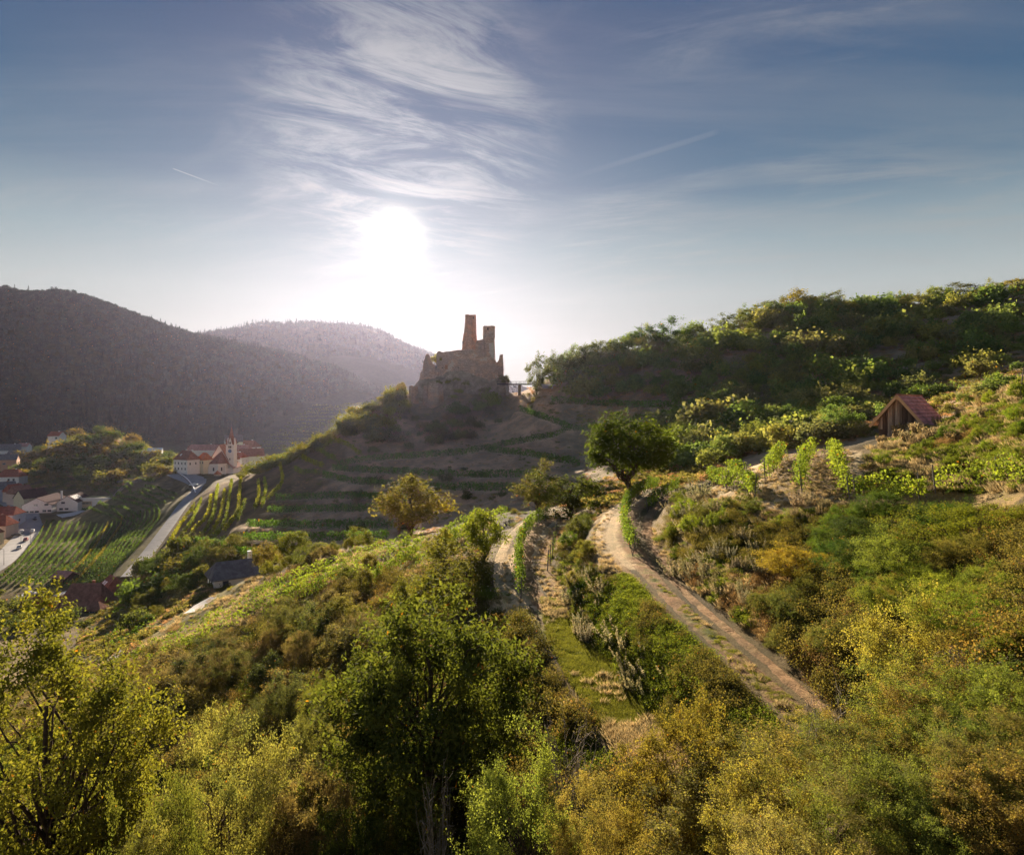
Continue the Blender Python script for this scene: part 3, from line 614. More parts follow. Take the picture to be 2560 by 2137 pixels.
# ---------------------------------------------------------------- uncountable cover: one object per stretch, copies set on its points
def gn_scatter(name, pts, scl, rot, pi, protos, label):
    n = len(pts); me = bpy.data.meshes.new(name); me.vertices.add(n); me.vertices.foreach_set('co', np.asarray(pts, np.float32).ravel())
    for an, ty, da in (('sc', 'FLOAT', scl), ('rz', 'FLOAT', rot), ('pi', 'INT', pi)):
        a = me.attributes.new(an, ty, 'POINT'); a.data.foreach_set('value', np.asarray(da, np.int32 if ty == 'INT' else np.float32))
    o = link(name, me, kind='stuff', label=label)
    cl = bpy.data.collections.new(name + '_kinds')
    for i, p in enumerate(protos):
        po = bpy.data.objects.new('%s_kind_%02d' % (name, i), p); cl.objects.link(po)
    g = bpy.data.node_groups.new(name + '_spread', 'GeometryNodeTree')
    g.interface.new_socket('Geometry', in_out='INPUT', socket_type='NodeSocketGeometry'); g.interface.new_socket('Geometry', in_out='OUTPUT', socket_type='NodeSocketGeometry')
    N, L = g.nodes.new, g.links.new
    gi, go = N('NodeGroupInput'), N('NodeGroupOutput'); ip = N('GeometryNodeInstanceOnPoints'); ci = N('GeometryNodeCollectionInfo')
    ci.inputs['Collection'].default_value = cl; ci.inputs['Separate Children'].default_value = True; ci.inputs['Reset Children'].default_value = True
    def attr(nm, ty):
        a = N('GeometryNodeInputNamedAttribute'); a.data_type = ty; a.inputs['Name'].default_value = nm; return a.outputs['Attribute']
    L(gi.outputs[0], ip.inputs['Points']); L(ci.outputs[0], ip.inputs['Instance']); ip.inputs['Pick Instance'].default_value = True
    L(attr('pi', 'INT'), ip.inputs['Instance Index']); L(attr('sc', 'FLOAT'), ip.inputs['Scale'])
    cx = N('ShaderNodeCombineXYZ'); L(attr('rz', 'FLOAT'), cx.inputs[2])
    er = N('FunctionNodeEulerToRotation'); L(cx.outputs[0], er.inputs[0]); L(er.outputs[0], ip.inputs['Rotation'])
    L(ip.outputs[0], go.inputs[0])
    md = o.modifiers.new('spread', 'NODES'); md.node_group = g
    return o
def mound(name, seed, rx, H, n, leaf, mat, asp=.65, stems=False):
    r = np.random.default_rng(seed); k = 14
    c = np.stack([r.normal(size=k) * rx * .42, r.normal(size=k) * rx * .42, r.uniform(.1, .75, k) * H], 1); ci = r.integers(k, size=n)
    pos = c[ci] + unit(r.normal(size=(n, 3))) * (r.random(n) ** .4)[:, None] * np.array((rx * .42, rx * .42, H * .36)); pos[:, 2] = np.abs(pos[:, 2])
    return leaves_mesh(name, leaf_quads(pos, leaf, asp, (0, 0, .8), r, .1), r, mat, r.uniform(.15, .85, k)[ci])
def tuft(name, seed, n, H, spread, w, mat):
    r = np.random.default_rng(seed); V = []
    a = r.uniform(0, 6.28, n); rr = spread * np.sqrt(r.random(n)); h = H * r.uniform(.5, 1.15, n); ln = r.uniform(.1, .9, n) * h; la = r.uniform(0, 6.28, n)
    b = np.stack([np.cos(a) * rr, np.sin(a) * rr, 0 * a - .03], 1); t = b + np.stack([np.cos(la) * ln, np.sin(la) * ln, h], 1)
    sd = np.stack([-np.sin(la), np.cos(la), 0 * la], 1) * w * .5; m = (b + t) / 2 + np.array((0, 0, .12)) * h[:, None]
    v = np.stack([b - sd, b + sd, m + sd, t], 1).reshape(-1, 3)
    return leaves_mesh(name, v, r, mat)
def spread_points(n, poly, dr, keep=None, dens=None):
    us = [p[0] for p in poly]; vs = [p[1] for p in poly]; out = []; t = 0
    while len(out) < n and t < n * 6:
        t += 1; u = rng.uniform(min(us), max(us)); v = rng.uniform(min(vs), max(vs))
        if not in_poly(u, v, poly): continue
        g = pick(u, v, dr[0], dr[1])
        if g is None: continue
        if abs(VH - g[2] / g[1] * FPX - v) > 30: continue
        if keep is not None and not keep(g): continue
        out.append(g)
    return np.array(out)
# ---------------------------------------------------------------- single trees and near shrubs
T = lambda c: tone(c)
put_px('robinia', 95, 29, 1262, 480, T((.095, .09, .018)), 'robinia_tree', 'tall yellow green tree with orange leaf patches filling the bottom left corner', 'tree', rot=.4)
put_px('near1', 475, 30, 1462, 300, T((.15, .13, .045)), 'hazel_tree', 'pale golden leafed small tree right of the bottom left tree', 'tree')
put_px('walnut', 872, 32, 1222, 430, T((.056, .062, .016)), 'walnut_tree', 'large dark green walnut tree with bare twigs in the centre foreground', 'tree', rot=1.0)
put_px('round', 1290, 99, 850, 200, T((.05, .06, .012)), 'walnut_tree', 'big round dark tree standing alone above the path bend', 'tree', rot=.2)
put_px('sky0', 1172, 92, 966, 150, T((.05, .055, .015)), 'path_tree', 'bushy olive tree left of the big round tree', 'tree')
put_px('sky1', 1103, 96, 960, 95, T((.075, .065, .025)), 'path_tree', 'brownish thinner tree behind the olive tree at the path bend', 'tree')
put_px('sky2', 1196, 74, 1070, 95, T((.06, .062, .02)), 'path_shrub', 'dark shrub between the two terrace paths below the olive tree', 'shrub')
put_px('mid2', 845, 128, 988, 175, T((.10, .08, .02)), 'slope_tree', 'solitary gold tinged tree on the ridge with a hunting stand', 'tree', rot=2.2)
put_px('mid0', 992, 68, 1048, 105, T((.10, .105, .018)), 'slope_tree', 'bright yellow green tree left of the lower path', 'tree')
put_px('mid3', 935, 60, 1120, 150, T((.085, .075, .022)), 'slope_shrub', 'broad olive brown shrub below the bright yellow green tree', 'shrub')
put_px('mid0', 600, 118, 1092, 78, T((.10, .095, .016)), 'slope_tree', 'golden green tree above the white house', 'tree')
put_px('mid1', 545, 122, 1110, 60, T((.11, .085, .03)), 'slope_shrub', 'brownish shrub just left of the golden green tree', 'shrub')
put_px('mid3', 655, 112, 1112, 56, T((.12, .12, .02)), 'slope_shrub', 'small yellow green shrub right of the golden green tree', 'shrub')
put_px('near2', 1636, 40, 1120, 170, T((.20, .15, .03)), 'dogwood_shrub', 'golden shrub with orange top on the bank right of the upper path', 'shrub')
put_px('near0', 1985, 34, 1030, 260, T((.125, .125, .02)), 'bramble_shrub', 'tall yellow green shrub at the right edge below the top terrace', 'shrub')
put_px('near2', 1850, 33, 1090, 190, T((.10, .11, .025)), 'bramble_shrub', 'green shrub left of the tall yellow green one at the right', 'shrub')
put_px('near1', 1775, 40, 1060, 190, T((.04, .055, .016)), 'bramble_shrub', 'dark leafy shrub under the edge of the top terrace', 'shrub')
put_px('near0', 2060, 22, 1225, 250, T((.13, .16, .02)), 'grape_thicket', 'bright green leafy thicket at the right edge', 'shrub')
put_px('near2', 1900, 22, 1270, 300, T((.15, .12, .035)), 'thorn_shrub', 'golden brown spreading shrub left of the bright thicket', 'shrub')
put_px('near1', 1990, 17, 1400, 380, T((.14, .10, .035)), 'thorn_shrub', 'rusty golden shrub below the bright thicket at the right edge', 'shrub')
put_px('near0', 1770, 17, 1470, 330, T((.15, .12, .035)), 'thorn_shrub', 'golden shrub where the upper path ends', 'shrub')
put_px('near2', 1400, 19.5, 1475, 280, T((.125, .098, .025)), 'maple_tree', 'orange yellow small tree with dark stems at the bottom centre right', 'tree')
put_px('near0', 1065, 19.5, 1552, 290, T((.12, .13, .035)), 'elder_shrub', 'light green shrub at the bottom centre', 'shrub')
put_px('near1', 1215, 18.5, 1600, 210, T((.16, .115, .05)), 'thorn_shrub', 'brownish thin shrub between the light green and orange ones', 'shrub')
put_px('near2', 1580, 16, 1560, 290, T((.16, .13, .04)), 'thorn_shrub', 'olive golden shrub right of the orange yellow tree', 'shrub')
put_px('near1', 1850, 14, 1590, 380, T((.17, .14, .055)), 'thorn_shrub', 'pale golden shrub along the bottom right', 'shrub')
put_px('near0', 2070, 13, 1560, 330, T((.11, .105, .035)), 'thorn_shrub', 'olive shrub in the bottom right corner', 'shrub')
put_px('near0', 1640, 13, 1670, 300, T((.15, .12, .05)), 'thorn_shrub', 'low straw coloured shrub at the bottom edge', 'shrub')
put_px('near2', 640, 30, 1580, 200, T((.14, .10, .05)), 'thorn_shrub', 'pinkish brown shrub left of the foot of the walnut tree', 'shrub')
put_px('near0', 740, 27, 1640, 190, T((.05, .06, .018)), 'elder_shrub', 'dark green shrub under the walnut tree at the bottom', 'shrub')
put_px('near1', 330, 24, 1600, 240, T((.08, .075, .02)), 'hazel_shrub', 'olive shrub between the bottom left tree and the golden one', 'shrub')
put_px('near1', 660, 42, 1390, 90, T((.12, .12, .03)), 'elder_shrub', 'small light green bush left of the walnut crown', 'shrub')
put_px('near2', 650, 36, 1480, 130, T((.10, .09, .035)), 'elder_shrub', 'olive bush left of the walnut trunk', 'shrub')
for (u, d, vt, w, lb) in [(895, 22, 1640, 120, 'bare grey twiggy bush in front of the walnut tree'), (1165, 25, 1500, 130, 'bare grey twiggy bush right of the walnut tree'),
                          (2010, 19, 1340, 200, 'tangle of bare branches under the bright thicket at the right'), (1700, 18, 1440, 160, 'bare twiggy bush beside the end of the upper path')]:
    put_px('bare', u, d, vt, w, (1, 1, 1, 1), 'bare_bush', lb, 'shrub', 'bare twiggy bushes')
# hedge of shrubs between the two paths and along the slopes: scattered by area
LANDMARKS = [(1805, 620, 'the skyline sheds'), (1316, 675, 'the summit mast'), (1635, 625, 'the skyline grove'), (1090, 790, 'the footbridge'), (945, 760, 'the castle'), (870, 835, 'the castle bastions'), (1850, 850, 'the wooden hut'), (1290, 930, 'the big round tree'),
             (845, 1040, 'the solitary ridge tree'), (888, 1480, 'the walnut tree'), (95, 1500, 'the bottom left tree'), (1180, 1330, 'the grassy lower path'), (1510, 1340, 'the earthen upper path'), (1650, 970, 'the top terrace vines'), (450, 930, 'the church'), (385, 945, 'the rectory'),
             (105, 1030, 'the winery'), (480, 1190, 'the slate roofed white house'), (178, 1225, 'the old brown roofed house'), (95, 1235, 'the low red roof'), (1636, 1190, 'the orange topped shrub'), (2060, 1270, 'the bright green thicket'), (992, 1110, 'the yellow green tree'), (600, 1130, 'the golden green tree'), (1170, 1030, 'the olive path tree'), (1400, 1600, 'the orange yellow tree'), (1065, 1640, 'the light green bottom shrub')]
def tint_name(c):
    r, g, b = c
    if min(c) > .08: return 'silvery'
    if r > g * 1.25: return 'golden brown' if b < r * .42 else 'brown'
    if r > g * 1.02: return 'golden olive' if max(c) > .1 else 'olive'
    if g > .1: return 'yellow green'
    return 'mid green' if g > .07 else 'dark green'
def which_one(u, v, size, c, noun):
    du, dv, nm = min(((u - a, v - b, n_) for a, b, n_ in LANDMARKS), key=lambda t: t[0] ** 2 + (t[1] * 1.3) ** 2)
    dist = math.hypot(du, dv); rel = ('right of' if du > 0 else 'left of') if abs(du) > abs(dv) * 1.2 else ('below' if dv > 0 else 'above')
    if abs(du) > 35 and abs(dv) > 35 and .5 < abs(du / (dv or 1)) < 2: rel = ('below and ' if dv > 0 else 'above and ') + ('right of' if du > 0 else 'left of')
    return '%s %s %s %s%s %s' % (size, tint_name(c), noun, 'just ' if dist < 60 else ('well ' if dist > 190 else ''), rel, nm)
SEEN = {}; ORDW = ['shaggy', 'spreading', 'rounded', 'ragged', 'leafy', 'loose']
def scatter(n, poly, dr, protos, cols, hpx, name, label, cat, group, mind=0, parts=False, taken=None, asp=1.0, k=.14):
    us = [p[0] for p in poly]; vs = [p[1] for p in poly]; out = []; tries = 0
    taken = [] if taken is None else taken
    while len(out) < n and tries < n * 60:
        tries += 1
        u = rng.uniform(min(us), max(us)); v = rng.uniform(min(vs), max(vs))
        if not in_poly(u, v, poly): continue
        g = pick(u, v, dr[0], dr[1])
        if g is None: continue
        if mind and any(abs(u - a) < mind and abs(v - b) < mind * .6 for a, b in taken): continue
        taken.append((u, v)); out.append(g)
        pn = protos[rng.integers(len(protos))]; pr = PR[pn]; h = hpx[0] + (hpx[1] - hpx[0]) * rng.random() ** 1.5
        H = h * g[1] / FPX; s = H / pr['H']
        c = cols[rng.integers(len(cols))]
        frac = (h - hpx[0]) / (hpx[1] - hpx[0] + 1e-9); size = 'small' if frac < .18 else ('large' if frac > .6 else 'middling'); noun = {'wormwood': 'wormwood clump', 'dry_grass_clump': 'dry grass clump', 'garden_tree': 'garden tree', 'ridge_tree': 'ridge tree', 'thorn_shrub': 'thorny shrub', 'bramble_shrub': 'bramble shrub'}.get(name, 'bush')
        lab = which_one(u, v, size, c, noun)
        if SEEN.setdefault(lab, group) != group: lab = lab + ', among the ' + group.split(' on ')[0].split(' in ')[0] if SEEN.setdefault(lab + group, group) and len(lab.split()) < 11 else ORDW[len(SEEN) % len(ORDW)] + ' ' + lab
        put(pn, (g[0], g[1], g[2] - .12 * H), s * asp * rng.uniform(.85, 1.25), s, tone(c, k), name, lab, cat, group, parts)
    return out
SB = ['bush0', 'bush1', 'bush2', 'bush3', 'bush4']; MB = ['mid0', 'mid1', 'mid2', 'mid3']; NB = ['near0', 'near1', 'near2']
# foreground left slope: brown and olive scrub
scatter(30, [(290, 1470), (300, 1400), (500, 1330), (740, 1290), (720, 1420), (640, 1560), (420, 1480)], (34, 90), ['near0', 'near1', 'near2', 'mid3'], [BRN, (.10, .08, .035), (.07, .065, .03), (.055, .06, .028)], (55, 100), 'scrub_bush', 'brown olive bush in the scrub left of the walnut tree', 'shrub', 'scrub left of the walnut tree', 22)
scatter(16, [(480, 1330), (600, 1260), (760, 1170), (770, 1290), (640, 1330)], (55, 100), MB, [(.11, .085, .035), (.09, .08, .025), BRN], (40, 75), 'scrub_bush', 'golden brown bush below the vine strip', 'shrub', 'bushes below the vine strip', 22)
scatter(8, [(840, 1330), (830, 1230), (900, 1130), (980, 1190), (970, 1280), (940, 1330)], (45, 85), MB, [OLV, (.10, .09, .022)], (50, 90), 'scrub_bush', 'olive bush left of the lower path below the yellow green tree', 'shrub', 'bushes left of the lower path', 24)
scatter(15, [(1165, 1240), (1150, 1150), (1190, 1070), (1215, 1110), (1220, 1170), (1215, 1260)], (44, 90), MB, [OLV, MID, (.05, .06, .018), (.11, .095, .03)], (22, 48), 'scrub_bush', 'green bush on the bank between the two vine benches', 'shrub', 'bushes between the two benches', 20)
scatter(13, [(1370, 1130), (1380, 1010), (1450, 1010), (1560, 1040), (1500, 1100)], (44, 80), ['mid3', 'mid1', 'near1'], [YGR, (.10, .11, .022), OLV], (26, 52), 'bank_bush', 'bright green low bush on the bank right of the upper vine row', 'shrub', 'bushes on the bank under the top terrace', 18)
scatter(14, [(1700, 1180), (1640, 1060), (1760, 1060), (1960, 1060), (1900, 1200), (1760, 1280)], (24, 52), ['near0', 'near1'], [DKG, (.045, .06, .018), MID], (55, 95), 'bank_bush', 'dark green bush on the shaded bank below the top terrace', 'shrub', 'dark bushes below the top terrace', 26)
scatter(20, [(1790, 1000), (1800, 950), (1950, 900), (2060, 800), (2110, 790), (2110, 960), (1960, 990)], (40, 60), ['mid1', 'mid3', 'near2'], [YGR, (.12, .13, .025), MID, (.10, .11, .025)], (24, 48), 'bank_bush', 'yellow green bush on the slope right of the wooden hut', 'shrub', 'bushes around the hut slope', 24)
scatter(8, [(1560, 1330), (1560, 1240), (1680, 1180), (1800, 1250), (1780, 1360), (1700, 1380)], (25, 48), ['near0', 'near2'], [OLV, (.08, .08, .03)], (50, 85), 'bank_bush', 'olive bush beside the golden orange topped shrub', 'shrub', 'bushes beside the upper path', 26)
# right hill: scrub, nearest and largest as single bushes
tk = []
RH_COL = [(.095, .12, .045), (.11, .13, .048), (.13, .135, .05), (.075, .10, .04), (.15, .135, .055), (.125, .115, .065)]
scatter(120, [(1190, 815), (1120, 765), (1300, 740), (1450, 700), (1600, 660), (1700, 760), (1500, 840), (1300, 810)], (210, 325), SB + ['mid0', 'mid2'], RH_COL, (22, 44), 'hillside_bush', 'green bush on the middle of the right hillside', 'shrub', 'bushes on the right hillside', 12, taken=tk)
scatter(150, [(1600, 655), (2100, 605), (2110, 800), (1960, 840), (1780, 860), (1560, 860), (1480, 800), (1700, 720)], (110, 325), SB, RH_COL, (20, 46), 'hillside_bush', 'dark green bush on the upper right hillside', 'shrub', 'bushes on the upper right hillside', 15, taken=tk)
scatter(75, [(1390, 965), (1350, 890), (1500, 830), (1780, 860), (1760, 900), (1560, 920), (1440, 970)], (105, 240), MB + SB, RH_COL, (34, 64), 'hillside_bush', 'dark bush in the ravine between the big round tree and the hut', 'shrub', 'bushes in the ravine', 18, taken=tk)
# skyline trees
for (u, d, vt, w, pn, c, lb) in [(1360, 311, 662, 84, 'round', DKG, 'dark broad tree on the skyline beside the summit cross'), (1233, 306, 696, 52, 'mid0', (.05, .055, .016), 'middle sized skyline tree left of the dark broad tree'),
                                 (1280, 308, 700, 46, 'mid2', (.045, .05, .016), 'smaller skyline tree just left of the dark broad tree'), (1425, 318, 672, 44, 'mid2', (.055, .06, .016), 'thin skyline tree right of the dark broad tree'),
                                 (1592, 319, 618, 60, 'mid2', (.06, .06, .016), 'open tree at the left end of the skyline grove'), (1633, 319, 600, 70, 'round', (.12, .09, .014), 'golden tree in the middle of the skyline grove'),
                                 (1683, 319, 603, 62, 'mid2', (.05, .05, .018), 'spreading dark tree at the right end of the skyline grove'), (1545, 320, 632, 46, 'mid2', OLV, 'thin tree left of the skyline grove'),
                                 (1490, 320, 650, 54, 'mid0', (.05, .055, .016), 'dark tree on the steep skyline rise'), (1970, 316, 586, 66, 'mid2', (.055, .05, .02), 'spreading tree on the skyline right of the sheds'),
                                 (2088, 311, 572, 60, 'mid0', (.09, .07, .016), 'brown gold tree on the skyline at the right edge'), (1830, 317, 607, 60, 'bush1', DKG, 'low dark skyline bush behind the sheds'),
                                 (1100, 297, 738, 34, 'mid2', (.05, .05, .02), 'thin leaning tree above the footbridge end'), (1130, 298, 732, 40, 'mid0', (.045, .05, .016), 'dark tree above the terrace by the footbridge'), (1165, 300, 722, 44, 'mid2', (.05, .055, .018), 'loose tree on the skyline right of the footbridge'), (1200, 303, 706, 46, 'mid0', (.045, .05, .016), 'dense skyline tree between the footbridge and the cross'),
                                 (1905, 317, 605, 46, 'bush2', (.04, .045, .02), 'round bush on the skyline right of the sheds'), (2035, 313, 598, 50, 'bush4', (.045, .05, .018), 'bushy tree near the right end of the skyline'), (1745, 320, 622, 36, 'bush0', OLV, 'small skyline bush left of the sheds')]:
    put_px(('sky%d' % (u % 3)) if pn in ('mid0', 'mid2', 'round') else pn, u, d, vt - 2, w * 1.3, tone(tuple(x * 1.3 for x in c), .08), 'skyline_tree', lb, 'tree', 'trees along the right skyline')
scatter(55, [(1115, 772), (1110, 752), (1200, 722), (1300, 706), (1450, 690), (1600, 640), (2110, 598), (2110, 625), (1600, 672), (1450, 720), (1300, 740), (1165, 768)], (285, 330), ['sky0', 'sky1', 'sky2', 'bush4'], RH_COL, (26, 50), 'ridge_tree', 'tree in the ragged band along the right ridge', 'tree', 'trees in the ridge band', 14, asp=1.0)
# castle hill
scatter(30, [(690, 905), (740, 845), (800, 806), (825, 815), (830, 850), (800, 880), (760, 930)], (285, 335), SB, [(.13, .11, .02), (.11, .10, .022), OLV, (.09, .075, .03)], (16, 34), 'castle_bush', 'golden green sunlit bush on the left flank of the castle hill', 'shrub', 'bushes on the castle hill flank', 11)
scatter(26, [(700, 930), (860, 860), (1000, 850), (1060, 870), (900, 920), (760, 940)], (250, 325), SB, [(.08, .065, .035), BRN, OLV, (.055, .055, .025)], (14, 32), 'castle_bush', 'brown olive bush on the slope under the castle', 'shrub', 'bushes on the slope under the castle', 13)
scatter(9, [(930, 830), (1000, 806), (1030, 815), (1010, 850), (930, 850)], (295, 335), SB, [MID, (.09, .11, .03)], (14, 26), 'castle_bush', 'fresh green bush at the foot of the castle wall', 'shrub', 'bushes at the castle wall foot', 8)
scatter(26, [(640, 1020), (900, 950), (1150, 960), (1100, 1050), (820, 1090), (600, 1100)], (150, 290), SB, [(.05, .055, .025), (.07, .065, .03), BRN], (10, 20), 'terrace_bush', 'small dark bush on a bank between the castle terraces', 'shrub', 'bushes on the terrace banks', 14)
for (u, d, vt, w, lb) in [(822, 322, 786, 26, 'thin nearly leafless tree at the left foot of the castle'), (795, 318, 800, 26, 'small golden tree left of the castle on the edge'), (726, 303, 850, 22, 'dark narrow tree on the edge above the vine loops')]:
    put_px('mid2', u, d, vt, w, tone((.13, .10, .03)), 'castle_tree', lb, 'tree')
scatter(26, [(440, 960), (500, 935), (560, 935), (640, 900), (690, 900), (640, 930), (560, 965), (480, 985)], (265, 345), SB, [(.11, .095, .025), OLV, (.08, .08, .025)], (14, 28), 'edge_bush', 'golden green bush on the edge above the castle vineyard', 'shrub', 'bushes along the vineyard edge', 8)
# knoll in the valley
scatter(80, [(30, 990), (45, 935), (130, 890), (200, 878), (280, 905), (350, 935), (350, 975), (240, 985), (120, 1000)], (430, 640), SB, [(.05, .065, .022), (.06, .07, .025), (.09, .085, .03), (.12, .085, .035)], (16, 32), 'knoll_bush', 'green bush on the rounded knoll in the valley', 'shrub', 'bushes on the valley knoll', 9)
# lower left: gardens between house roofs and the slope
scatter(40, [(262, 1260), (285, 1180), (350, 1130), (470, 1120), (530, 1130), (430, 1185), (350, 1245), (290, 1300)], (105, 260), MB + SB, [(.05, .065, .02), (.07, .07, .025), (.10, .085, .028), (.04, .055, .02)], (26, 50), 'garden_tree', 'green or brownish garden tree between the red roofs and the white house', 'tree', 'garden trees by the red roofs', 18)
scatter(12, [(-20, 1300), (0, 1215), (40, 1240), (60, 1270), (200, 1280), (200, 1300)], (190, 260), MB + SB, [(.08, .08, .025), OLV, (.06, .07, .025)], (20, 38), 'garden_tree', 'garden tree in front of the red roofs at the left edge', 'tree', 'garden trees at the left edge', 22)
scatter(10, [(520, 1190), (620, 1150), (760, 1110), (740, 1130), (600, 1190)], (95, 140), MB, [OLV, (.10, .09, .022), BRN], (30, 52), 'scrub_bush', 'golden bush along the ridge above the vine strip', 'shrub', 'bushes along the ridge', 18)
# wormwood
scatter(46, [(1350, 1180), (1370, 1050), (1430, 1010), (1520, 1090), (1600, 1150), (1560, 1250), (1420, 1210)], (30, 80), ['wormwood', 'wormwood2'], [SIL, (.15, .135, .09)], (18, 38), 'wormwood', 'silvery plumed wormwood on the bank right of the upper path', 'plant', 'wormwood on the right bank', 8)
scatter(16, [(1160, 1290), (1170, 1190), (1240, 1190), (1260, 1250), (1200, 1320)], (35, 60), ['wormwood', 'wormwood2'], [SIL], (22, 42), 'wormwood', 'silvery wormwood on the bank between the paths', 'plant', 'wormwood between the paths', 10)
scatter(14, [(1600, 1060), (1640, 1035), (1780, 1040), (1800, 1055), (1660, 1075)], (40, 55), ['wormwood'], [(.20, .165, .115)], (18, 34), 'wormwood', 'pale wormwood along the edge of the top terrace', 'plant', 'wormwood along the terrace edge', 9)
scatter(9, [(1300, 1450), (1250, 1310), (1300, 1280), (1380, 1400)], (24, 48), ['wormwood2'], [SIL], (40, 60), 'wormwood', 'silvery wormwood among the green bank cover', 'plant', 'wormwood in the bank cover', 20)
scatter(26, [(1780, 950), (1800, 900), (1900, 880), (2000, 830), (2060, 820), (1980, 900), (1860, 920)], (45, 75), ['drygrass', 'wormwood'], [(.17, .135, .085), (.19, .15, .10)], (16, 34), 'dry_grass_clump', 'straw coloured tall grass clump on the slope in front of the hut', 'grass', 'dry grass clumps by the hut', 8)

# the nearest belt of shrubs along the bottom of the view
scatter(16, [(1450, 1800), (1500, 1720), (1700, 1640), (1800, 1600), (2110, 1480), (2110, 1800)], (11, 22), NB, [(.13, .105, .04), (.09, .09, .03), (.15, .11, .04), (.10, .11, .03)], (150, 260), 'thorn_shrub', 'tangled golden olive shrub of the thicket filling the bottom right', 'shrub', 'thicket at the bottom right', 50, asp=1.1)
scatter(9, [(300, 1800), (330, 1700), (600, 1640), (720, 1700), (1000, 1760), (1000, 1800)], (22, 38), NB, [(.10, .085, .035), (.075, .08, .03), (.12, .10, .04)], (110, 190), 'thorn_shrub', 'mixed brown green shrub along the bottom edge', 'shrub', 'shrubs along the bottom edge', 50, asp=1.1)
scatter(10, [(1820, 1420), (1780, 1300), (1900, 1180), (2100, 1120), (2110, 1400), (1950, 1440)], (18, 36), NB, [(.10, .11, .025), (.12, .13, .025), (.14, .11, .035)], (80, 150), 'bramble_shrub', 'yellow green shrub on the slope at the right edge', 'shrub', 'shrubs at the right edge', 40, asp=1.0)
# ---------------------------------------------------------------- cover and woods
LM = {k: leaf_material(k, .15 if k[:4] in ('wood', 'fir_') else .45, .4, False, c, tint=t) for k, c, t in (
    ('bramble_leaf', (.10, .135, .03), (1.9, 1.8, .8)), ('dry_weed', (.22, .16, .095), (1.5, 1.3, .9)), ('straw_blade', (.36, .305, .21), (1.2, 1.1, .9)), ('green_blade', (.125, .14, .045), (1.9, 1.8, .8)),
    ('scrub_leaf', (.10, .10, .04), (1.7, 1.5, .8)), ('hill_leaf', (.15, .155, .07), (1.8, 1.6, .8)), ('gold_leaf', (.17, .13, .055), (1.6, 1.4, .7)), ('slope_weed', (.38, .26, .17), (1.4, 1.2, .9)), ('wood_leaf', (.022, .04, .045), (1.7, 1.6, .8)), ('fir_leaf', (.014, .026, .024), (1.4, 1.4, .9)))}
MD = dict(
    ivy=[mound('ivy%d' % i, 70 + i, .95, .55, 900, .075, LM['bramble_leaf']) for i in range(3)],
    weed=[mound('weed%d' % i, 75 + i, .8, .6, 620, .075, LM['dry_weed'], .3) for i in range(2)],
    scrub=[mound('scrub%d' % i, 78 + i, 1.0, .95, 1100, .072, LM['scrub_leaf']) for i in range(2)],
    gold=[mound('gold%d' % i, 81 + i, 1.0, 1.1, 1100, .07, LM['gold_leaf']) for i in range(2)],
    hill=[mound('hill%d' % i, 84 + i, 1.8, 1.5, 260, .36, LM['hill_leaf']) for i in range(3)],
    hweed=[mound('hweed%d' % i, 88 + i, 1.6, .8, 150, .34, LM['slope_weed'], .4) for i in range(2)],
    dtuft=[tuft('dtuft%d' % i, 90 + i, 70, .55, .35, .018, LM['straw_blade']) for i in range(3)], gtuft=[tuft('gtuft%d' % i, 94 + i, 80, .28, .35, .02, LM['green_blade']) for i in range(2)])
def dist_path(g, zone_):
    best = 1e9
    for s in STRIPS:
        if s['zone'] == zone_: q = s['q']; best = min(best, float(np.min(np.hypot(q[:, 0] - g[0], q[:, 1] - g[1]))))
    return best
STRAW_POLY = [[(1430, 1005), (1560, 925), (1745, 920), (1760, 1040), (1560, 1040)], [(1005, 1262), (1030, 1160), (1090, 1065), (1150, 1055), (1085, 1250)], [(1228, 1165), (1232, 1060), (1290, 1020), (1300, 1120), (1310, 1170)]]
def px_of(g): return g[0] / g[1] * FPX + U0, VH - g[2] / g[1] * FPX
def off_paths(g):
    if min(dist_path(g, 1), dist_path(g, 2)) < (2.15 if g[1] < 50 else 3.0): return False
    u, v = px_of(g); return not any(in_poly(u, v, p) for p in STRAW_POLY)
def cover(name, n, poly, dr, sets, wts, sc, label, keep=off_paths, sink=.05):
    p = spread_points(n, poly, dr, keep)
    protos = []; pw = []
    for k, w in zip(sets, wts):
        for m in MD[k]: protos.append(m); pw.append(w / len(MD[k]))
    n = len(p); pw = np.array(pw) / sum(pw)
    # kinds grow in patches
    ph = np.clip(fbm(p[:, 0] / 5, p[:, 1] / 5, 40, 3) * .9 + .5 + rng.normal(size=n) * .16, 0, .9999); pi = np.searchsorted(np.cumsum(pw), ph).clip(0, len(pw) - 1)
    p[:, 2] -= sink
    return gn_scatter(name, p, rng.uniform(sc[0], sc[1], n) * (1 + p[:, 1] * sc[2]), rng.uniform(0, 6.28, n), pi, protos, label)
cover('bank_cover', 3600, [(1140, 1340), (1200, 1220), (1290, 1180), (1440, 1290), (1720, 1560), (1660, 1680), (1380, 1640), (1250, 1420)], (20, 58), ['ivy', 'scrub', 'weed'], [.76, .08, .16], (.5, .95, 0), 'dense green bramble cover on the bank between the paths', keep=lambda g: min(dist_path(g, 1), dist_path(g, 2)) > 1.75)
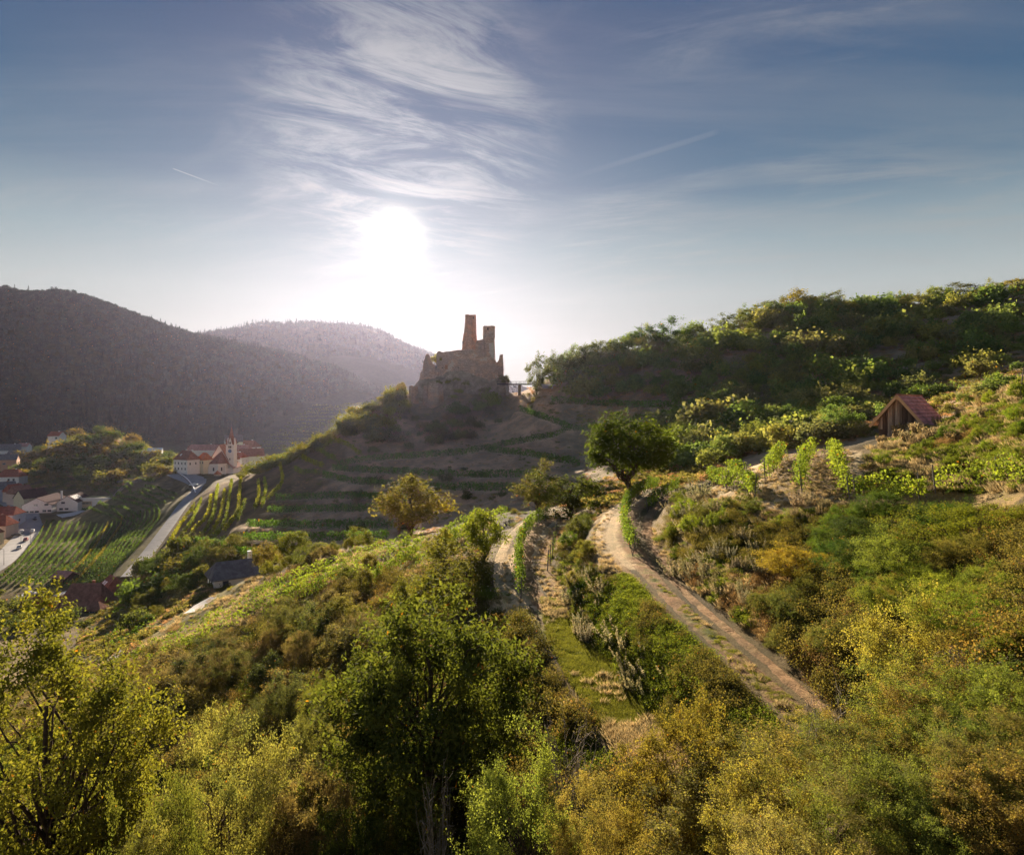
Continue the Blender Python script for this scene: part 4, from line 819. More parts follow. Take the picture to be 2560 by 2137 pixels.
cover('foreground_scrub', 5200, [(-30, 1780), (-30, 1380), (240, 1350), (520, 1290), (780, 1180), (1000, 1150), (1060, 1260), (1160, 1330), (1330, 1560), (1500, 1600), (1700, 1600), (1790, 1520), (1650, 1380), (1560, 1260), (1800, 1120), (2130, 1060), (2130, 1780)], (19, 110), ['weed', 'scrub', 'dtuft', 'gold', 'ivy'], [.26, .34, .1, .06, .24], (.55, 1.1, .006), 'brown and olive scrub covering the foreground slope')
cover('bank_weeds', 3400, [(1120, 1260), (1040, 1090), (1050, 1030), (1200, 1000), (1300, 990), (1420, 975), (1430, 1000), (1300, 1030), (1240, 1060), (1240, 1180), (1320, 1180), (1400, 1000), (1470, 990), (1560, 1045), (1780, 1050), (2130, 1040), (2130, 1120), (1780, 1320), (1560, 1330), (1400, 1230), (1300, 1210)], (24, 110), ['weed', 'dtuft', 'ivy', 'scrub'], [.34, .24, .26, .16], (.32, .68, .004), 'dry weeds on the banks beside the vine benches')
cover('hut_slope_grass', 1500, [(1750, 1020), (1790, 900), (1900, 860), (2000, 830), (2130, 760), (2130, 1010), (1900, 1010)], (36, 66), ['dtuft', 'ivy', 'weed'], [.55, .3, .15], (.45, .85, .002), 'pale dry grass and weeds on the slope below the hut')
cover('slope_grass', 2200, [(230, 1370), (430, 1215), (700, 1110), (900, 1080), (1010, 1060), (1000, 1140), (840, 1180), (780, 1290), (700, 1290), (500, 1290), (300, 1370)], (58, 160), ['dtuft', 'gtuft', 'weed'], [.34, .44, .22], (.5, .95, .003), 'yellow grass on the slope around the vine strip', keep=None)
cover('path_grass', 5200, [(1120, 1300), (1110, 1225), (1150, 1230), (1260, 1340), (1440, 1600), (1290, 1600), (1170, 1400)], (22, 60), ['gtuft', 'dtuft'], [.86, .14], (.25, .8, 0), 'short green grass growing on the lower path', keep=lambda g: dist_path(g, 1) < 1.6, sink=.0)
cover('straw_litter', 1300, [(1010, 1262), (1030, 1160), (1090, 1060), (1150, 1060), (1240, 1040), (1290, 1010), (1320, 1180), (1450, 1290), (1420, 1000), (1560, 920), (1750, 920), (1770, 1050), (1560, 1050), (1400, 1010), (1340, 1060), (1330, 1180), (1150, 1260)], (34, 110), ['dtuft', 'gtuft'], [.8, .2], (.22, .5, .002), 'short dry straw lying on the vine benches', keep=lambda g: (not off_paths(g)) and dist_path(g, 2) > 2.0 and dist_path(g, 1) > 1.2, sink=.0)
cover('upper_path_grass', 900, [(1380, 1240), (1330, 1180), (1430, 1260), (1700, 1500), (1640, 1500)], (22, 60), ['gtuft', 'dtuft'], [.88, .12], (.25, .5, 0), 'thin grass strip in the middle of the upper path', keep=lambda g: dist_path(g, 2) < .5, sink=.0)
cover('hillside_cover', 3000, [(1060, 830), (1090, 770), (1300, 715), (1450, 690), (1600, 640), (2120, 590), (2120, 790), (1960, 850), (1790, 900), (1560, 930), (1440, 985), (1370, 960), (1250, 880)], (95, 330), ['hill', 'hweed'], [.42, .58], (.5, 1.05, .0), 'low scrub covering the right hillside', keep=None)
cover('castle_slope_cover', 2400, [(690, 900), (840, 800), (1060, 800), (1240, 870), (1200, 1030), (900, 1090), (480, 1130), (560, 1030)], (140, 335), ['hweed', 'hill'], [.8, .2], (.25, .55, .0), 'brown weeds on the banks of the castle slope', keep=lambda g: dist_path(g, 5) > 2.4)
cover('ridge_cover', 900, [(1150, 1040), (1180, 955), (1300, 945), (1450, 940), (1450, 985), (1350, 1000), (1270, 1040)], (84, 175), ['hill', 'hweed'], [.55, .45], (.3, .75, 0), 'scrub on the far side of the path bend')
cover('garden_cover', 1500, [(150, 1340), (180, 1262), (270, 1200), (450, 1120), (600, 1125), (460, 1210), (400, 1235), (250, 1350)], (92, 250), ['hill', 'hweed'], [.6, .4], (.28, .7, 0), 'rough grass and low shrubs between the red roofs and the slope', keep=None)
cover('valley_scrub', 1500, [(20, 1000), (40, 935), (140, 885), (220, 875), (350, 930), (440, 955), (380, 985), (200, 1005)], (430, 640), ['hill', 'hweed'], [.55, .45], (.8, 1.7, .0), 'scrub covering the rounded knoll', keep=None)
# the wooded hill across the valley
def woods():
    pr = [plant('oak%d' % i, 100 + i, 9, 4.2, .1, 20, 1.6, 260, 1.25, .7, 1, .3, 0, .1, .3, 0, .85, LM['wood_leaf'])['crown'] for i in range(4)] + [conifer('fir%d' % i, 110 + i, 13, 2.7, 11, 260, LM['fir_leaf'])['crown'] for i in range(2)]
    P_ = []; K = []
    n = 26000
    u = rng.uniform(-420, 1000, n); y = np.sqrt(rng.uniform(770 ** 2, 1460 ** 2, n)); x = (u - U0) / FPX * y
    z = hz(x, y); v = VH - z / y * FPX
    vy = in_poly(u, v, [(515, 918), (560, 868), (640, 826), (720, 800), (770, 815), (700, 880), (640, 930)])
    ok = (z > -44) & (~vy) & (u > -420)
    x, y, z, v, u = [a[ok][:13000] for a in (x, y, z, v, u)]
    fir = (vnoise(x / 90, y / 90, 5) + rng.normal(size=len(x)) * .22 + np.clip((v - 840) / 300, -.1, .2)) > .34
    pi = np.where(fir, rng.integers(4, 6, len(x)), rng.integers(0, 4, len(x)))
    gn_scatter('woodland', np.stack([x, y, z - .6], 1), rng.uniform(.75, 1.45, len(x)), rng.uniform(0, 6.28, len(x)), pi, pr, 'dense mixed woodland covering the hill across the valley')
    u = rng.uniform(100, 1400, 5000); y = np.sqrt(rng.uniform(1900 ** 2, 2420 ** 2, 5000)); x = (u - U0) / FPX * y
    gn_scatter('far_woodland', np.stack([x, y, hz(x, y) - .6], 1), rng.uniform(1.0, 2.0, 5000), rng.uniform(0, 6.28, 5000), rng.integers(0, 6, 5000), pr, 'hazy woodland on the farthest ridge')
woods()
# ---------------------------------------------------------------- vine rows
POSTM = solid('weathered_post', (.20, .17, .145), .9, .3, 5, .3, .1, 0, (1, 1, .1))
POST_ME = None
def box_np(x0, x1, y0, y1, z0, z1):
    v = np.array([(x, y, z) for x in (x0, x1) for y in (y0, y1) for z in (z0, z1)], float)
    f = np.array([(0, 1, 3, 2), (4, 6, 7, 5), (0, 4, 5, 1), (2, 3, 7, 6), (0, 2, 6, 4), (1, 5, 7, 3)]); return v, f
def post_mesh():
    tb = Tubes(); tb.tube([(0, 0, -.4), (0, 0, .5), (.01, .005, 1.3), (0, 0, 1.95)], .055, .045, 6); tb.tube([(0, 0, 1.95), (0, 0, 1.953)], .045, .002, 6)
    return tb.mesh('post', [POSTM])
POST_ME = post_mesh()
def vine_trunk_mesh(seed):
    r = np.random.default_rng(seed); tb = Tubes(); q = bent((0, 0, -.15), (r.uniform(-.12, .12), r.uniform(-.12, .12), .85), r, 6, .06, 0); tb.tube(q, .035, .022, 5)
    for s in (-1, 1): tb.tube(bent(q[-1], q[-1] + np.array((s * .4, .02, .12)), r, 4, .06, .1), .018, .008, 4)
    return tb.mesh('vine_trunk', [BARK])
VT = [vine_trunk_mesh(200 + i) for i in range(3)]
ORD = ['first', 'second', 'third', 'fourth', 'fifth', 'sixth', 'seventh', 'eighth', 'ninth', 'tenth', 'eleventh', 'twelfth', 'thirteenth', 'fourteenth', 'fifteenth', 'sixteenth', 'seventeenth', 'eighteenth', 'nineteenth', 'twentieth', 'twenty-first', 'twenty-second', 'twenty-third', 'twenty-fourth', 'twenty-fifth', 'twenty-sixth', 'twenty-seventh', 'twenty-eighth']
ROWN = 0
def vine_row(px, dr, label, group, col, H=1.75, lo=.55, wid=.32, leaf=.16, per_m=70, post_every=0, trunks=0, pts=None, gaps=.12, name='vine_row', even=False):
    global ROWN; ROWN += 1
    r = np.random.default_rng(500 + ROWN)
    if pts is None:
        pts = [pick(u, v, *dr) for u, v in px]; pts = np.array([p for p in pts if p is not None])
    if len(pts) < 2: return None
    q = resample(pts, .5); q[:, 2] = hz(q[:, 0], q[:, 1])
    ln = np.concatenate([[0], np.cumsum(np.linalg.norm(np.diff(q[:, :2], axis=0), axis=1))]); Ltot = ln[-1]
    n = int(Ltot * per_m); s = r.uniform(0, Ltot, n)
    # vines stand a metre apart: fuller and thinner spots along the row
    full = np.clip(vnoise(s / 1.3, s * 0 + ROWN, 3) + .62, .15, 1) * np.clip(vnoise(s / 6, s * 0 + ROWN * 3, 4) + .75, 0, 1); keep = r.random(n) < (full * (1 - gaps) + .12 if not even else .55 + .45 * full)
    s = s[keep]; n = len(s)
    base = np.stack([np.interp(s, ln, q[:, k]) for k in range(3)], 1)
    tg = np.gradient(q[:, :2], axis=0); tg = unit(tg); t = unit(np.stack([np.interp(s, ln, tg[:, k]) for k in range(2)], 1)); nr = np.stack([t[:, 1], -t[:, 0]], 1)
    hmax = H * (1 + .30 * vnoise(s / .7, s * 0 + ROWN * 7, 5) + .2 * vnoise(s / .25, s * 0 + ROWN * 9, 6))
    h = lo + (hmax - lo) * r.random(n) ** .75
    w = wid * (1 - .35 * (h - lo) / max(H - lo, .1)) * r.normal(size=n) * .55
    org = base[0].copy()
    pos = base - org; pos[:, 0] += nr[:, 0] * w; pos[:, 1] += nr[:, 1] * w; pos[:, 2] += h
    out = np.stack([nr[:, 0] * np.sign(w), nr[:, 1] * np.sign(w), 0 * w + .5], 1) * .9
    lv = np.clip(vnoise(s / 1.1, s * 0 + ROWN, 8) + .5, 0, 1)
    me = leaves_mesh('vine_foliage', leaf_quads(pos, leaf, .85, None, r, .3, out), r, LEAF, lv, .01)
    e = link(name, None, None, org, label, 'vine row', group)
    f = link('foliage', me, e); f.color = (col[0] * LIFT, col[1] * LIFT, col[2] * LIFT, 1)
    def ptat(sv): return np.array([np.interp(sv, ln, q[:, k]) for k in range(3)]) - org
    if post_every:
        for sv in np.arange(0, Ltot + .01, post_every):
            o = link('post', POST_ME, e, ptat(min(sv, Ltot))); o.rotation_euler = (r.normal() * .04, r.normal() * .04 + (.12 if sv == 0 else 0), r.uniform(0, 6))
    if trunks:
        for sv in np.arange(.5, Ltot, trunks):
            o = link('vine_trunk', VT[r.integers(3)], e, ptat(sv)); o.rotation_euler = (0, 0, math.atan2(*np.interp([sv], ln, tg[:, 1]), *np.interp([sv], ln, tg[:, 0])))
    return e
YV, GV, DV = (.098, .118, .024), (.075, .10, .022), (.06, .085, .024)
def C7(X, Y): return (902 + X * .3906, 984 + Y * .3906)
def C5(X, Y): return (1394.6 + X * .336, 771 + Y * .336)
BG_ = 'vine rows on the two benches'
vine_row([C7(425, 640), C7(415, 500), C7(420, 380), C7(450, 310), C7(500, 250), C7(570, 215)], (40, 130), 'curving vine row along the left edge of the lower path', BG_, GV, 1.9, .45, .5, .15, 330, 3.2, 1.0)
vine_row([C7(1012, 400), C7(985, 320), C7(966, 260), C7(978, 180), C7(1012, 112), C7(1080, 72), C7(1140, 45)], (40, 130), 'long curving vine row along the left edge of the upper path', BG_, GV, 1.95, .45, .5, .15, 330, 3.2, 1.0)
vine_row([C7(1090, 172), C7(1150, 118), C7(1250, 58)], (50, 130), 'short vine row at the inner bend of the upper path', BG_, GV, 1.85, .5, .5, .15, 300, 3.0, 1.0)
e = vine_row([C7(565, 480), C7(592, 400), C7(612, 280)], (45, 110), 'sparse row of posts with few vines right of the lower path', BG_, GV, 1.4, .5, .25, .14, 26, 2.6, 0, gaps=.7)
TG = 'vine rows on the top terrace'
for px, dr, lb in [([C5(455, 748), C5(380, 706), C5(280, 694), C5(180, 664)], (50, 90), 'front vine row at the left end of the top terrace'),
                   ([C5(400, 640), C5(300, 625), C5(180, 618)], (60, 95), 'vine row behind the front one at the left end of the top terrace'),
                   ([C5(520, 658), C5(560, 590), C5(625, 512)], (50, 95), 'tall vine row left of the two earth strips on the top terrace'),
                   ([C5(745, 712), C5(738, 640), C5(770, 540), C5(815, 488)], (45, 95), 'vine row between the two earth strips on the top terrace'),
                   ([C5(1040, 780), C5(988, 690), C5(962, 600), C5(935, 500)], (44, 95), 'vine row right of the two earth strips on the top terrace'),
                   ([C5(1075, 770), C5(1200, 756), C5(1350, 780), C5(1500, 772)], (38, 60), 'row of four gnarled vines along the front edge of the top terrace'),
                   ([C5(1560, 716), C5(1850, 694), C5(2140, 704)], (36, 60), 'vine row along the terrace at the right edge'),
                   ([C5(660, 478), C5(900, 462)], (70, 100), 'far cross row of vines at the back of the top terrace')]:
    vine_row(px, dr, lb, TG, (.112, .13, .024) if 'edge' in lb or 'right' in lb else YV, 1.85, .4, .62, .16, 340, 4.5, 1.1 if 'gnarled' not in lb else 2.0)
SG = 'vine rows on the strip down the left slope'
for i, (px, lb) in enumerate([([(262, 1368), (400, 1300), (500, 1248), (640, 1186), (760, 1142), (870, 1106)], 'uppermost long vine row running down the left slope'),
              ([(300, 1372), (420, 1316), (520, 1262), (660, 1202), (760, 1165), (840, 1128)], 'second long vine row running down the left slope'),
              ([(540, 1268), (640, 1222), (700, 1196), (757, 1190)], 'short lower vine row on the left slope'),
              ([(762, 1208), (790, 1184), (830, 1158), (869, 1128)], 'vine row along the left of the grassy track'),
              ([(852, 1174), (898, 1140), (960, 1097), (1042, 1063)], 'vine row climbing from the grassy track to the lower path'),
              ([(905, 1116), (980, 1070), (1045, 1045)], 'vine row on the ridge left of the lower path')]):
    vine_row(px, (60, 150), lb, SG, (.105, .125, .024), 1.9, .2, .75, .2, 190, 0, 0)
for px, lb in [([(215, 1318), (265, 1292), (330, 1262)], 'upper of two vine rows below the dark garden trees'), ([(228, 1334), (275, 1308), (318, 1288)], 'lower of two vine rows below the dark garden trees')]:
    vine_row(px, (95, 200), lb, 'garden vine rows', GV, 1.7, .3, .45, .3, 60)
# terraces under the castle: one or two rows on each level
tn = ['fourth terrace down', 'fifth terrace down', 'sixth terrace down', 'seventh terrace down', 'eighth terrace down', 'lowest terrace', 'long terrace below the castle', 'short branch terrace right of the castle slope', 'upper terrace under the footbridge', 'slanting terrace below the footbridge', 'lowest terrace at the left end']
for t, nm in zip(TERR, tn):
    q = resample(t, 4.0); sh = np.array((0, -.55, 0))
    vine_row(None, None, 'dark green vine row on the %s' % nm, 'vine rows on the castle terraces', (.065, .105, .022), 2.5, .1, .7, .42, 60, 0, 0, q + sh, even=True)
# loops and the steep rows at the left end of the castle slope
def C2s(l): return [C2(*p) for p in l]
def C6s(l): return [C6(*p) for p in l]
LR = [C2s(l) for l in ([(1240, 940), (1330, 790), (1420, 660), (1482, 562)], [(1300, 940), (1400, 790), (1445, 680), (1472, 620)], [(1360, 932), (1480, 790), (1530, 690), (1542, 600), (1530, 545)], [(1425, 932), (1530, 800), (1570, 690), (1582, 580), (1592, 520)],
      [(1500, 932), (1590, 800), (1622, 690), (1640, 560), (1652, 480)], [(1560, 922), (1640, 790), (1668, 650), (1692, 490)], [(1640, 850), (1732, 720), (1748, 600), (1762, 470), (1772, 412)], [(1735, 770), (1792, 640), (1797, 430)], [(1860, 690), (1890, 600), (1888, 490), (1852, 400)], [(1915, 675), (1942, 550), (1932, 470), (1897, 400)])]
LR += [C6s(l) for l in ([(60, 500), (128, 420), (118, 330)], [(148, 292), (190, 350), (240, 372), (322, 372)], [(215, 284), (262, 310), (332, 336)], [(300, 256), (350, 284), (395, 306)], [(395, 214), (470, 240), (522, 284)], [(330, 250), (400, 212)])]
for i, px in enumerate(LR):
    vine_row(px, (170, 345), 'yellow lit vine row, %s from the church lane on the castle slope' % ORD[i], 'steep vine rows at the end of the castle slope', (.17, .155, .02) if i % 2 == 0 else (.12, .13, .022), 2.1, .1, .6, .42, 48, even=True)  # the sunlit yellow of these rows is put into their leaf colour
# the valley vineyard: rows fan from the lower left to the upper right
VL = [np.array(C2s(l)) for l in ([(-40, 1225), (130, 1080), (250, 935), (330, 800), (352, 772)], [(390, 1262), (560, 1085), (680, 935), (742, 830), (756, 800)], [(690, 1238), (850, 1050), (965, 880), (1050, 770), (1060, 690)], [(800, 1195), (985, 1000), (1115, 850), (1200, 735), (1185, 672)])]
kk = 0
for (a, b, n) in ((0, 1, 9), (1, 2, 9), (2, 3, 4)):
    for i in range(n):
        f = i / n; px = VL[a] * (1 - f) + VL[b] * f
        vine_row([tuple(p) for p in px], (215, 460), 'vine row in the valley vineyard, %s from the village road' % ORD[kk], 'vine rows in the valley vineyard', (.15, .12, .028) if kk in (10, 13) else (.06, .085, .028), 1.6, .0, .36, .42, 26, even=True); kk += 1
UP = [[(600, 690), (760, 722), (870, 775), (930, 850)], [(660, 668), (850, 712), (960, 770), (1000, 820)], [(740, 648), (950, 700), (1030, 750)], [(820, 612), (1010, 655), (1085, 690)], [(880, 590), (1060, 640), (1150, 665)], [(940, 565), (1100, 600), (1210, 640)], [(1000, 545), (1160, 580), (1270, 612)], [(1060, 520), (1200, 552), (1290, 585)]]
for i, l in enumerate(UP):
    vine_row(C2s(l), (250, 470), 'terraced vine row above the valley vineyard, %s from the winery' % ORD[i], 'terraced rows above the valley vineyard', (.055, .08, .026), 1.6, .0, .38, .42, 28, even=True)
for i, l in enumerate([[(680, 545), (800, 575), (900, 600)], [(740, 505), (860, 540), (960, 560)], [(780, 470), (900, 500), (970, 520)], [(920, 445), (1020, 470), (1130, 480)]]):
    vine_row(C2s(l), (330, 520), 'short garden vine row below the knoll, %s from the bottom' % ORD[i], 'garden vine rows below the knoll', (.075, .10, .03), 1.9, .0, .6, .55, 24)
# faint terraced vineyard across the valley
def far_rows():
    i = 0
    for k in range(15):
        v = 832 + k * 6.4; u0, u1 = 640 - k * 8.5, 770 - k * 6
        px = [(u0 + (u1 - u0) * t, v - 3 * t + 1.5 * math.sin(t * 5 + k)) for t in (0, .25, .5, .75, 1)]
        vine_row(px, (760, 1400), 'pale vine terrace across the valley, %s from the top' % ORD[i], 'vine terraces across the valley', (.10, .10, .05), 3.0, 0, 1.2, 1.2, 6, gaps=0); i += 1
far_rows()
# ---------------------------------------------------------------- masonry, houses, vehicles
def stone_mat(name, c1, c2, scale=1.0, plaster=None):
    m, nt, N, L = nodes_mat(name); out = N('ShaderNodeOutputMaterial'); b = N('ShaderNodeBsdfPrincipled'); L(b.outputs[0], out.inputs[0])
    tc = N('ShaderNodeTexCoord'); vec = tc.outputs['Object']
    mp = N('ShaderNodeMapping'); L(vec, mp.inputs[0]); mp.inputs['Scale'].default_value = (1, 1, 2.1)
    vo = N('ShaderNodeTexVoronoi'); vo.inputs['Scale'].default_value = 1.7 * scale; L(mp.outputs[0], vo.inputs['Vector'])
    ve = N('ShaderNodeTexVoronoi'); ve.feature = 'DISTANCE_TO_EDGE'; ve.inputs['Scale'].default_value = 1.7 * scale; L(mp.outputs[0], ve.inputs['Vector'])
    sp = N('ShaderNodeSeparateColor'); L(vo.outputs['Color'], sp.inputs[0])
    n1 = noise(N, L, vec, .22, 5); n2 = noise(N, L, vec, 2.5, 6)
    c = mixc(N, L, sp.outputs[0], c1, c2); c = mixc(N, L, ramp2(N, L, n1, .4, .65), c, mixc(N, L, 1.0, c, (1.35, 1.15, 1.0), 'MULTIPLY'))
    if plaster: c = mixc(N, L, ramp2(N, L, n1, .56, .6), c, plaster)
    c = mixc(N, L, ramp2(N, L, n2, .5, .8), c, mixc(N, L, 1.0, c, (.76, .75, .7), 'MULTIPLY'))
    c = mixc(N, L, ramp2(N, L, ve.outputs['Distance'], .0, .09), mixc(N, L, 1.0, c, (.62, .58, .56), 'MULTIPLY'), c)
    L(c, b.inputs['Base Color']); b.inputs['Roughness'].default_value = .95; b.inputs['Specular IOR Level'].default_value = .05
    bp = N('ShaderNodeBump'); bp.inputs['Strength'].default_value = .7; bp.inputs['Distance'].default_value = .15; L(ve.outputs['Distance'], bp.inputs['Height']); L(bp.outputs[0], b.inputs['Normal'])
    return m
RUBBLE = stone_mat('rubble_stone', (.38, .27, .22), (.55, .41, .33), .8)
RUBBLE_P = stone_mat('rubble_with_plaster', (.40, .28, .22), (.56, .40, .31), .8, (.62, .47, .36))
REDSTONE = stone_mat('reddish_stone', (.56, .28, .18), (.70, .38, .25), .8)
GREYSTONE = stone_mat('grey_fieldstone', (.22, .2, .19), (.38, .35, .32), 1.4)
PLASTER = solid('old_plaster', (.62, .50, .40), .9, .15, .8, .1)
HOLE_SHADE = solid('painted_opening_shade', (.04, .033, .03), .9, .2)  # dark colour painted on solid blocks for the shade inside openings
class MB:
    """collects boxes and quads into one mesh"""
    def __init__(s): s.v = []; s.f = []; s.n = 0
    def add(s, v, f):
        s.v.append(np.asarray(v, float)); s.f += [tuple(i + s.n for i in q) for q in f]; s.n += len(v); return s
    def box(s, x0, x1, y0, y1, z0, z1):
        v, f = box_np(x0, x1, y0, y1, z0, z1); return s.add(v, [tuple(q) for q in f])
    def prism(s, poly, z0, z1):
        n = len(poly); v = [(x, y, z0) for x, y in poly] + [(x, y, z1) for x, y in poly]
        return s.add(v, [tuple(range(n - 1, -1, -1)), tuple(range(n, 2 * n))] + [(i, (i + 1) % n, n + (i + 1) % n, n + i) for i in range(n)])
    def cone(s, poly, z0, apex):
        n = len(poly); return s.add([(x, y, z0) for x, y in poly] + [apex], [tuple(range(n - 1, -1, -1))] + [(i, (i + 1) % n, n) for i in range(n)])
    def obj(s, name, mat, parent=None, loc=None, bevel=0, smooth=False, **k):
        me = bpy.data.meshes.new(name); me.from_pydata([tuple(p) for p in np.concatenate(s.v)], [], s.f); me.materials.append(mat); me.update()
        return link(name, me, parent, loc, **k)
def grid_solid(F_, B_, name, mat, parent, **k):
    """closed solid from a front and a back grid of points (nx, nz, 3)"""
    nx, nz = F_.shape[:2]; v = np.concatenate([F_.reshape(-1, 3), B_.reshape(-1, 3)]); o = nx * nz
    a = np.arange(o).reshape(nx, nz); f = [np.stack([a[:-1, :-1], a[1:, :-1], a[1:, 1:], a[:-1, 1:]], -1).reshape(-1, 4)]
    f.append(f[0][:, ::-1] + o)
    def seam(e): return np.stack([e[:-1], e[:-1] + o, e[1:] + o, e[1:]], -1)
    f += [seam(a[:, -1][::-1]), seam(a[:, 0]), seam(a[0][::-1]), seam(a[-1])]
    return link(name, mesh_np(name, v, np.concatenate(f), [mat]), parent, **k)
CU, CD = 945.0, 325.0; CS = .0306
def CX(X): return (X - 889) * CS
def CZ(Y): return 50.5 - Y * CS
castle = link('castle_ruin', None, None, ((CU - U0) / FPX * CD, CD, 0), 'ruined stone castle with two broken towers on the rocky hilltop', 'castle')
def rubble_wall(name, top, bot, y0, thick, mat, parent=castle, lean=0.0, jag=.35, seed=1, amp=.28, step=.42, **k):
    xs0, xs1 = CX(top[0][0]), CX(top[-1][0]); n = max(4, int((xs1 - xs0) / step)); xs = np.linspace(xs0, xs1, n)
    zt = np.interp(xs, [CX(p[0]) for p in top], [CZ(p[1]) for p in top]); zb = np.interp(xs, [CX(p[0]) for p in bot], [CZ(p[1]) for p in bot])
    zt = zt + jag * (np.round(vnoise(xs * 1.3, xs * 0 + seed, seed) * 3) / 3 + .5 * vnoise(xs * 3, xs * 0, seed + 1)); m = max(4, int((zt.max() - zb.min()) / step))
    t = np.linspace(0, 1, m)[None]; Zg = zb[:, None] + (zt - zb)[:, None] * t; Xg = xs[:, None] + 0 * Zg
    Yf = y0 + lean * (Zg - zt[:, None]) * 1.0 + amp * (fbm(Xg / 2.0 + seed, Zg / 2.0, seed, 3) + .5 * vnoise(Xg * 1.6, Zg * 2.2, seed + 3))
    Fg = np.stack([Xg + .15 * vnoise(Zg, Xg, seed), Yf, Zg], -1); Bg = np.stack([Xg, np.maximum(Yf + .3, y0 + thick) + 0 * Xg, Zg], -1)
    return grid_solid(Fg, Bg, name, mat, parent, **k)
def rubble_tower(name, prof, hw, y0, rot, z0, z1, mat, parent=castle, jag=.4, seed=3, corner=.12, **k):
    """prof: [(z, x_centre, scale)], hw half widths"""
    nz = max(8, int((z1 - z0) / .45)); zs = np.linspace(z0, z1, nz)
    sq = []
    for sx, sy in ((1, -1), (1, 1), (-1, 1), (-1, -1)): sq.append((sx, sy))
    ring = []
    for i in range(4):
        a, b = np.array(sq[i]), np.array(sq[(i + 1) % 4])
        for t in np.linspace(corner, 1 - corner, 7): ring.append(a * (1 - t) + b * t)
    ring = np.array(ring) * np.array(hw); c, s = math.cos(rot), math.sin(rot); ring = ring @ np.array(((c, s), (-s, c)))
    m = len(ring); V = np.zeros((nz, m, 3)); an = np.arange(m)
    for i, z in enumerate(zs):
        xc = np.interp(z, [p[0] for p in prof], [p[1] for p in prof]); sc = np.interp(z, [p[0] for p in prof], [p[2] for p in prof])
        w = 1 + .05 * vnoise(an * .9, 0 * an + z * 1.3, seed) + .04 * vnoise(an * .4, 0 * an + z * .4, seed + 2)
        V[i, :, :2] = ring * sc * w[:, None] + np.array((xc, y0)); V[i, :, 2] = z
    top = jag * (vnoise(an * .55, an * 0 + 3, seed) + .4 * vnoise(an * 1.7, an * 0, seed)) * 1.6; V[-1, :, 2] += top; V[-2, :, 2] += top * .6
    inner = V[-1].copy(); cen = inner[:, :2].mean(0); inner[:, :2] = cen + (inner[:, :2] - cen) * .72; inn2 = inner.copy(); inn2[:, 2] = z1 - 1.6
    V = np.concatenate([V, inner[None], inn2[None]]); nz += 2; a = np.arange(nz * m).reshape(nz, m)
    f = np.stack([a[:-1], np.roll(a, -1, 1)[:-1], np.roll(a, -1, 1)[1:], a[1:]], -1).reshape(-1, 4)
    vv = np.concatenate([V.reshape(-1, 3), [[cen[0], cen[1], z1 - 1.7]]]); l = a[-1]; f = np.concatenate([f, np.stack([l, np.roll(l, -1), np.full(m, nz * m), np.full(m, nz * m)], -1)[:, [0, 1, 2, 2]]])
    q = f[:-m]; me = bpy.data.meshes.new(name); me.from_pydata(vv.tolist(), [], [tuple(x) for x in q] + [(int(x[0]), int(x[1]), int(x[2])) for x in f[-m:]]); me.materials.append(mat); me.update()
    return link(name, me, parent, **k)
tt = rubble_tower('tower', [(CZ(760), CX(1018), 1.45), (CZ(560), CX(1016), 1.36), (CZ(430), CX(1024), 1.14), (CZ(260), CX(1033), 1.0), (CZ(150), CX(1033), .98)], (2.15, 2.15), 5.0, R(-24), CZ(800), CZ(150), REDSTONE, seed=4, label='taller reddish broken tower', jag=.5)
def opening(parent, X0, X1, Y0, Y1, y, name='window', mat=None, arch=False):  # solid block, not a real hole; its material colours the inside
    m = MB(); x0, x1, z0, z1 = CX(X0), CX(X1), CZ(Y1), CZ(Y0)
    pts = [(x0, z0), (x1, z0), (x1, z1)] + ([((x0 + x1) / 2 + (x1 - x0) / 2 * math.cos(a), z1 + (x1 - x0) / 2 * math.sin(a)) for a in np.linspace(.4, 2.7, 5)] if arch else []) + [(x0, z1)]
    n = len(pts); m.add([(x, y - .12, z) for x, z in pts] + [(x, y + .5, z) for x, z in pts], [tuple(range(n)), tuple(range(2 * n - 1, n - 1, -1))] + [(i, n + i, n + (i + 1) % n, (i + 1) % n) for i in range(n)])
    return m.obj(name, mat or HOLE_SHADE, parent)
opening(tt, 1062, 1088, 188, 220, 2.7); opening(tt, 1040, 1052, 520, 545, 2.3); opening(tt, 905, 922, 570, 640, 3.2)
st = rubble_tower('square_tower', [(CZ(950), CX(1335), 1.0), (CZ(545), CX(1322), .94), (CZ(530), CX(1324), 1.04), (CZ(335), CX(1324), 1.02)], (2.75, 2.75), 4.2, R(6), CZ(1000), CZ(335), RUBBLE, seed=9, label='shorter square tower with a plaster patch', jag=.25)
opening(st, 1300, 1322, 365, 402, 1.35)
def patch():
    pts = [(1325, 610), (1395, 600), (1402, 700), (1400, 860), (1390, 905), (1340, 900), (1290, 860), (1282, 800), (1310, 760), (1338, 735), (1330, 680)]
    pts = np.array(pts, float); c = pts.mean(0); n = len(pts); q = [(CX(p[0]), 1.22, CZ(p[1])) for p in pts]; q2 = [(a, 1.6, b) for a, _, b in q]
    MB().add(q + q2, [tuple(range(n))] + [(i, n + i, n + (i + 1) % n, (i + 1) % n) for i in range(n)]).obj('plaster_patch', PLASTER, st)
patch()
rubble_wall('tower_wall', [(1085, 700), (1130, 560), (1160, 545), (1230, 545), (1300, 535)], [(1085, 760), (1300, 760)], 4.0, 2.0, RUBBLE, seed=5)
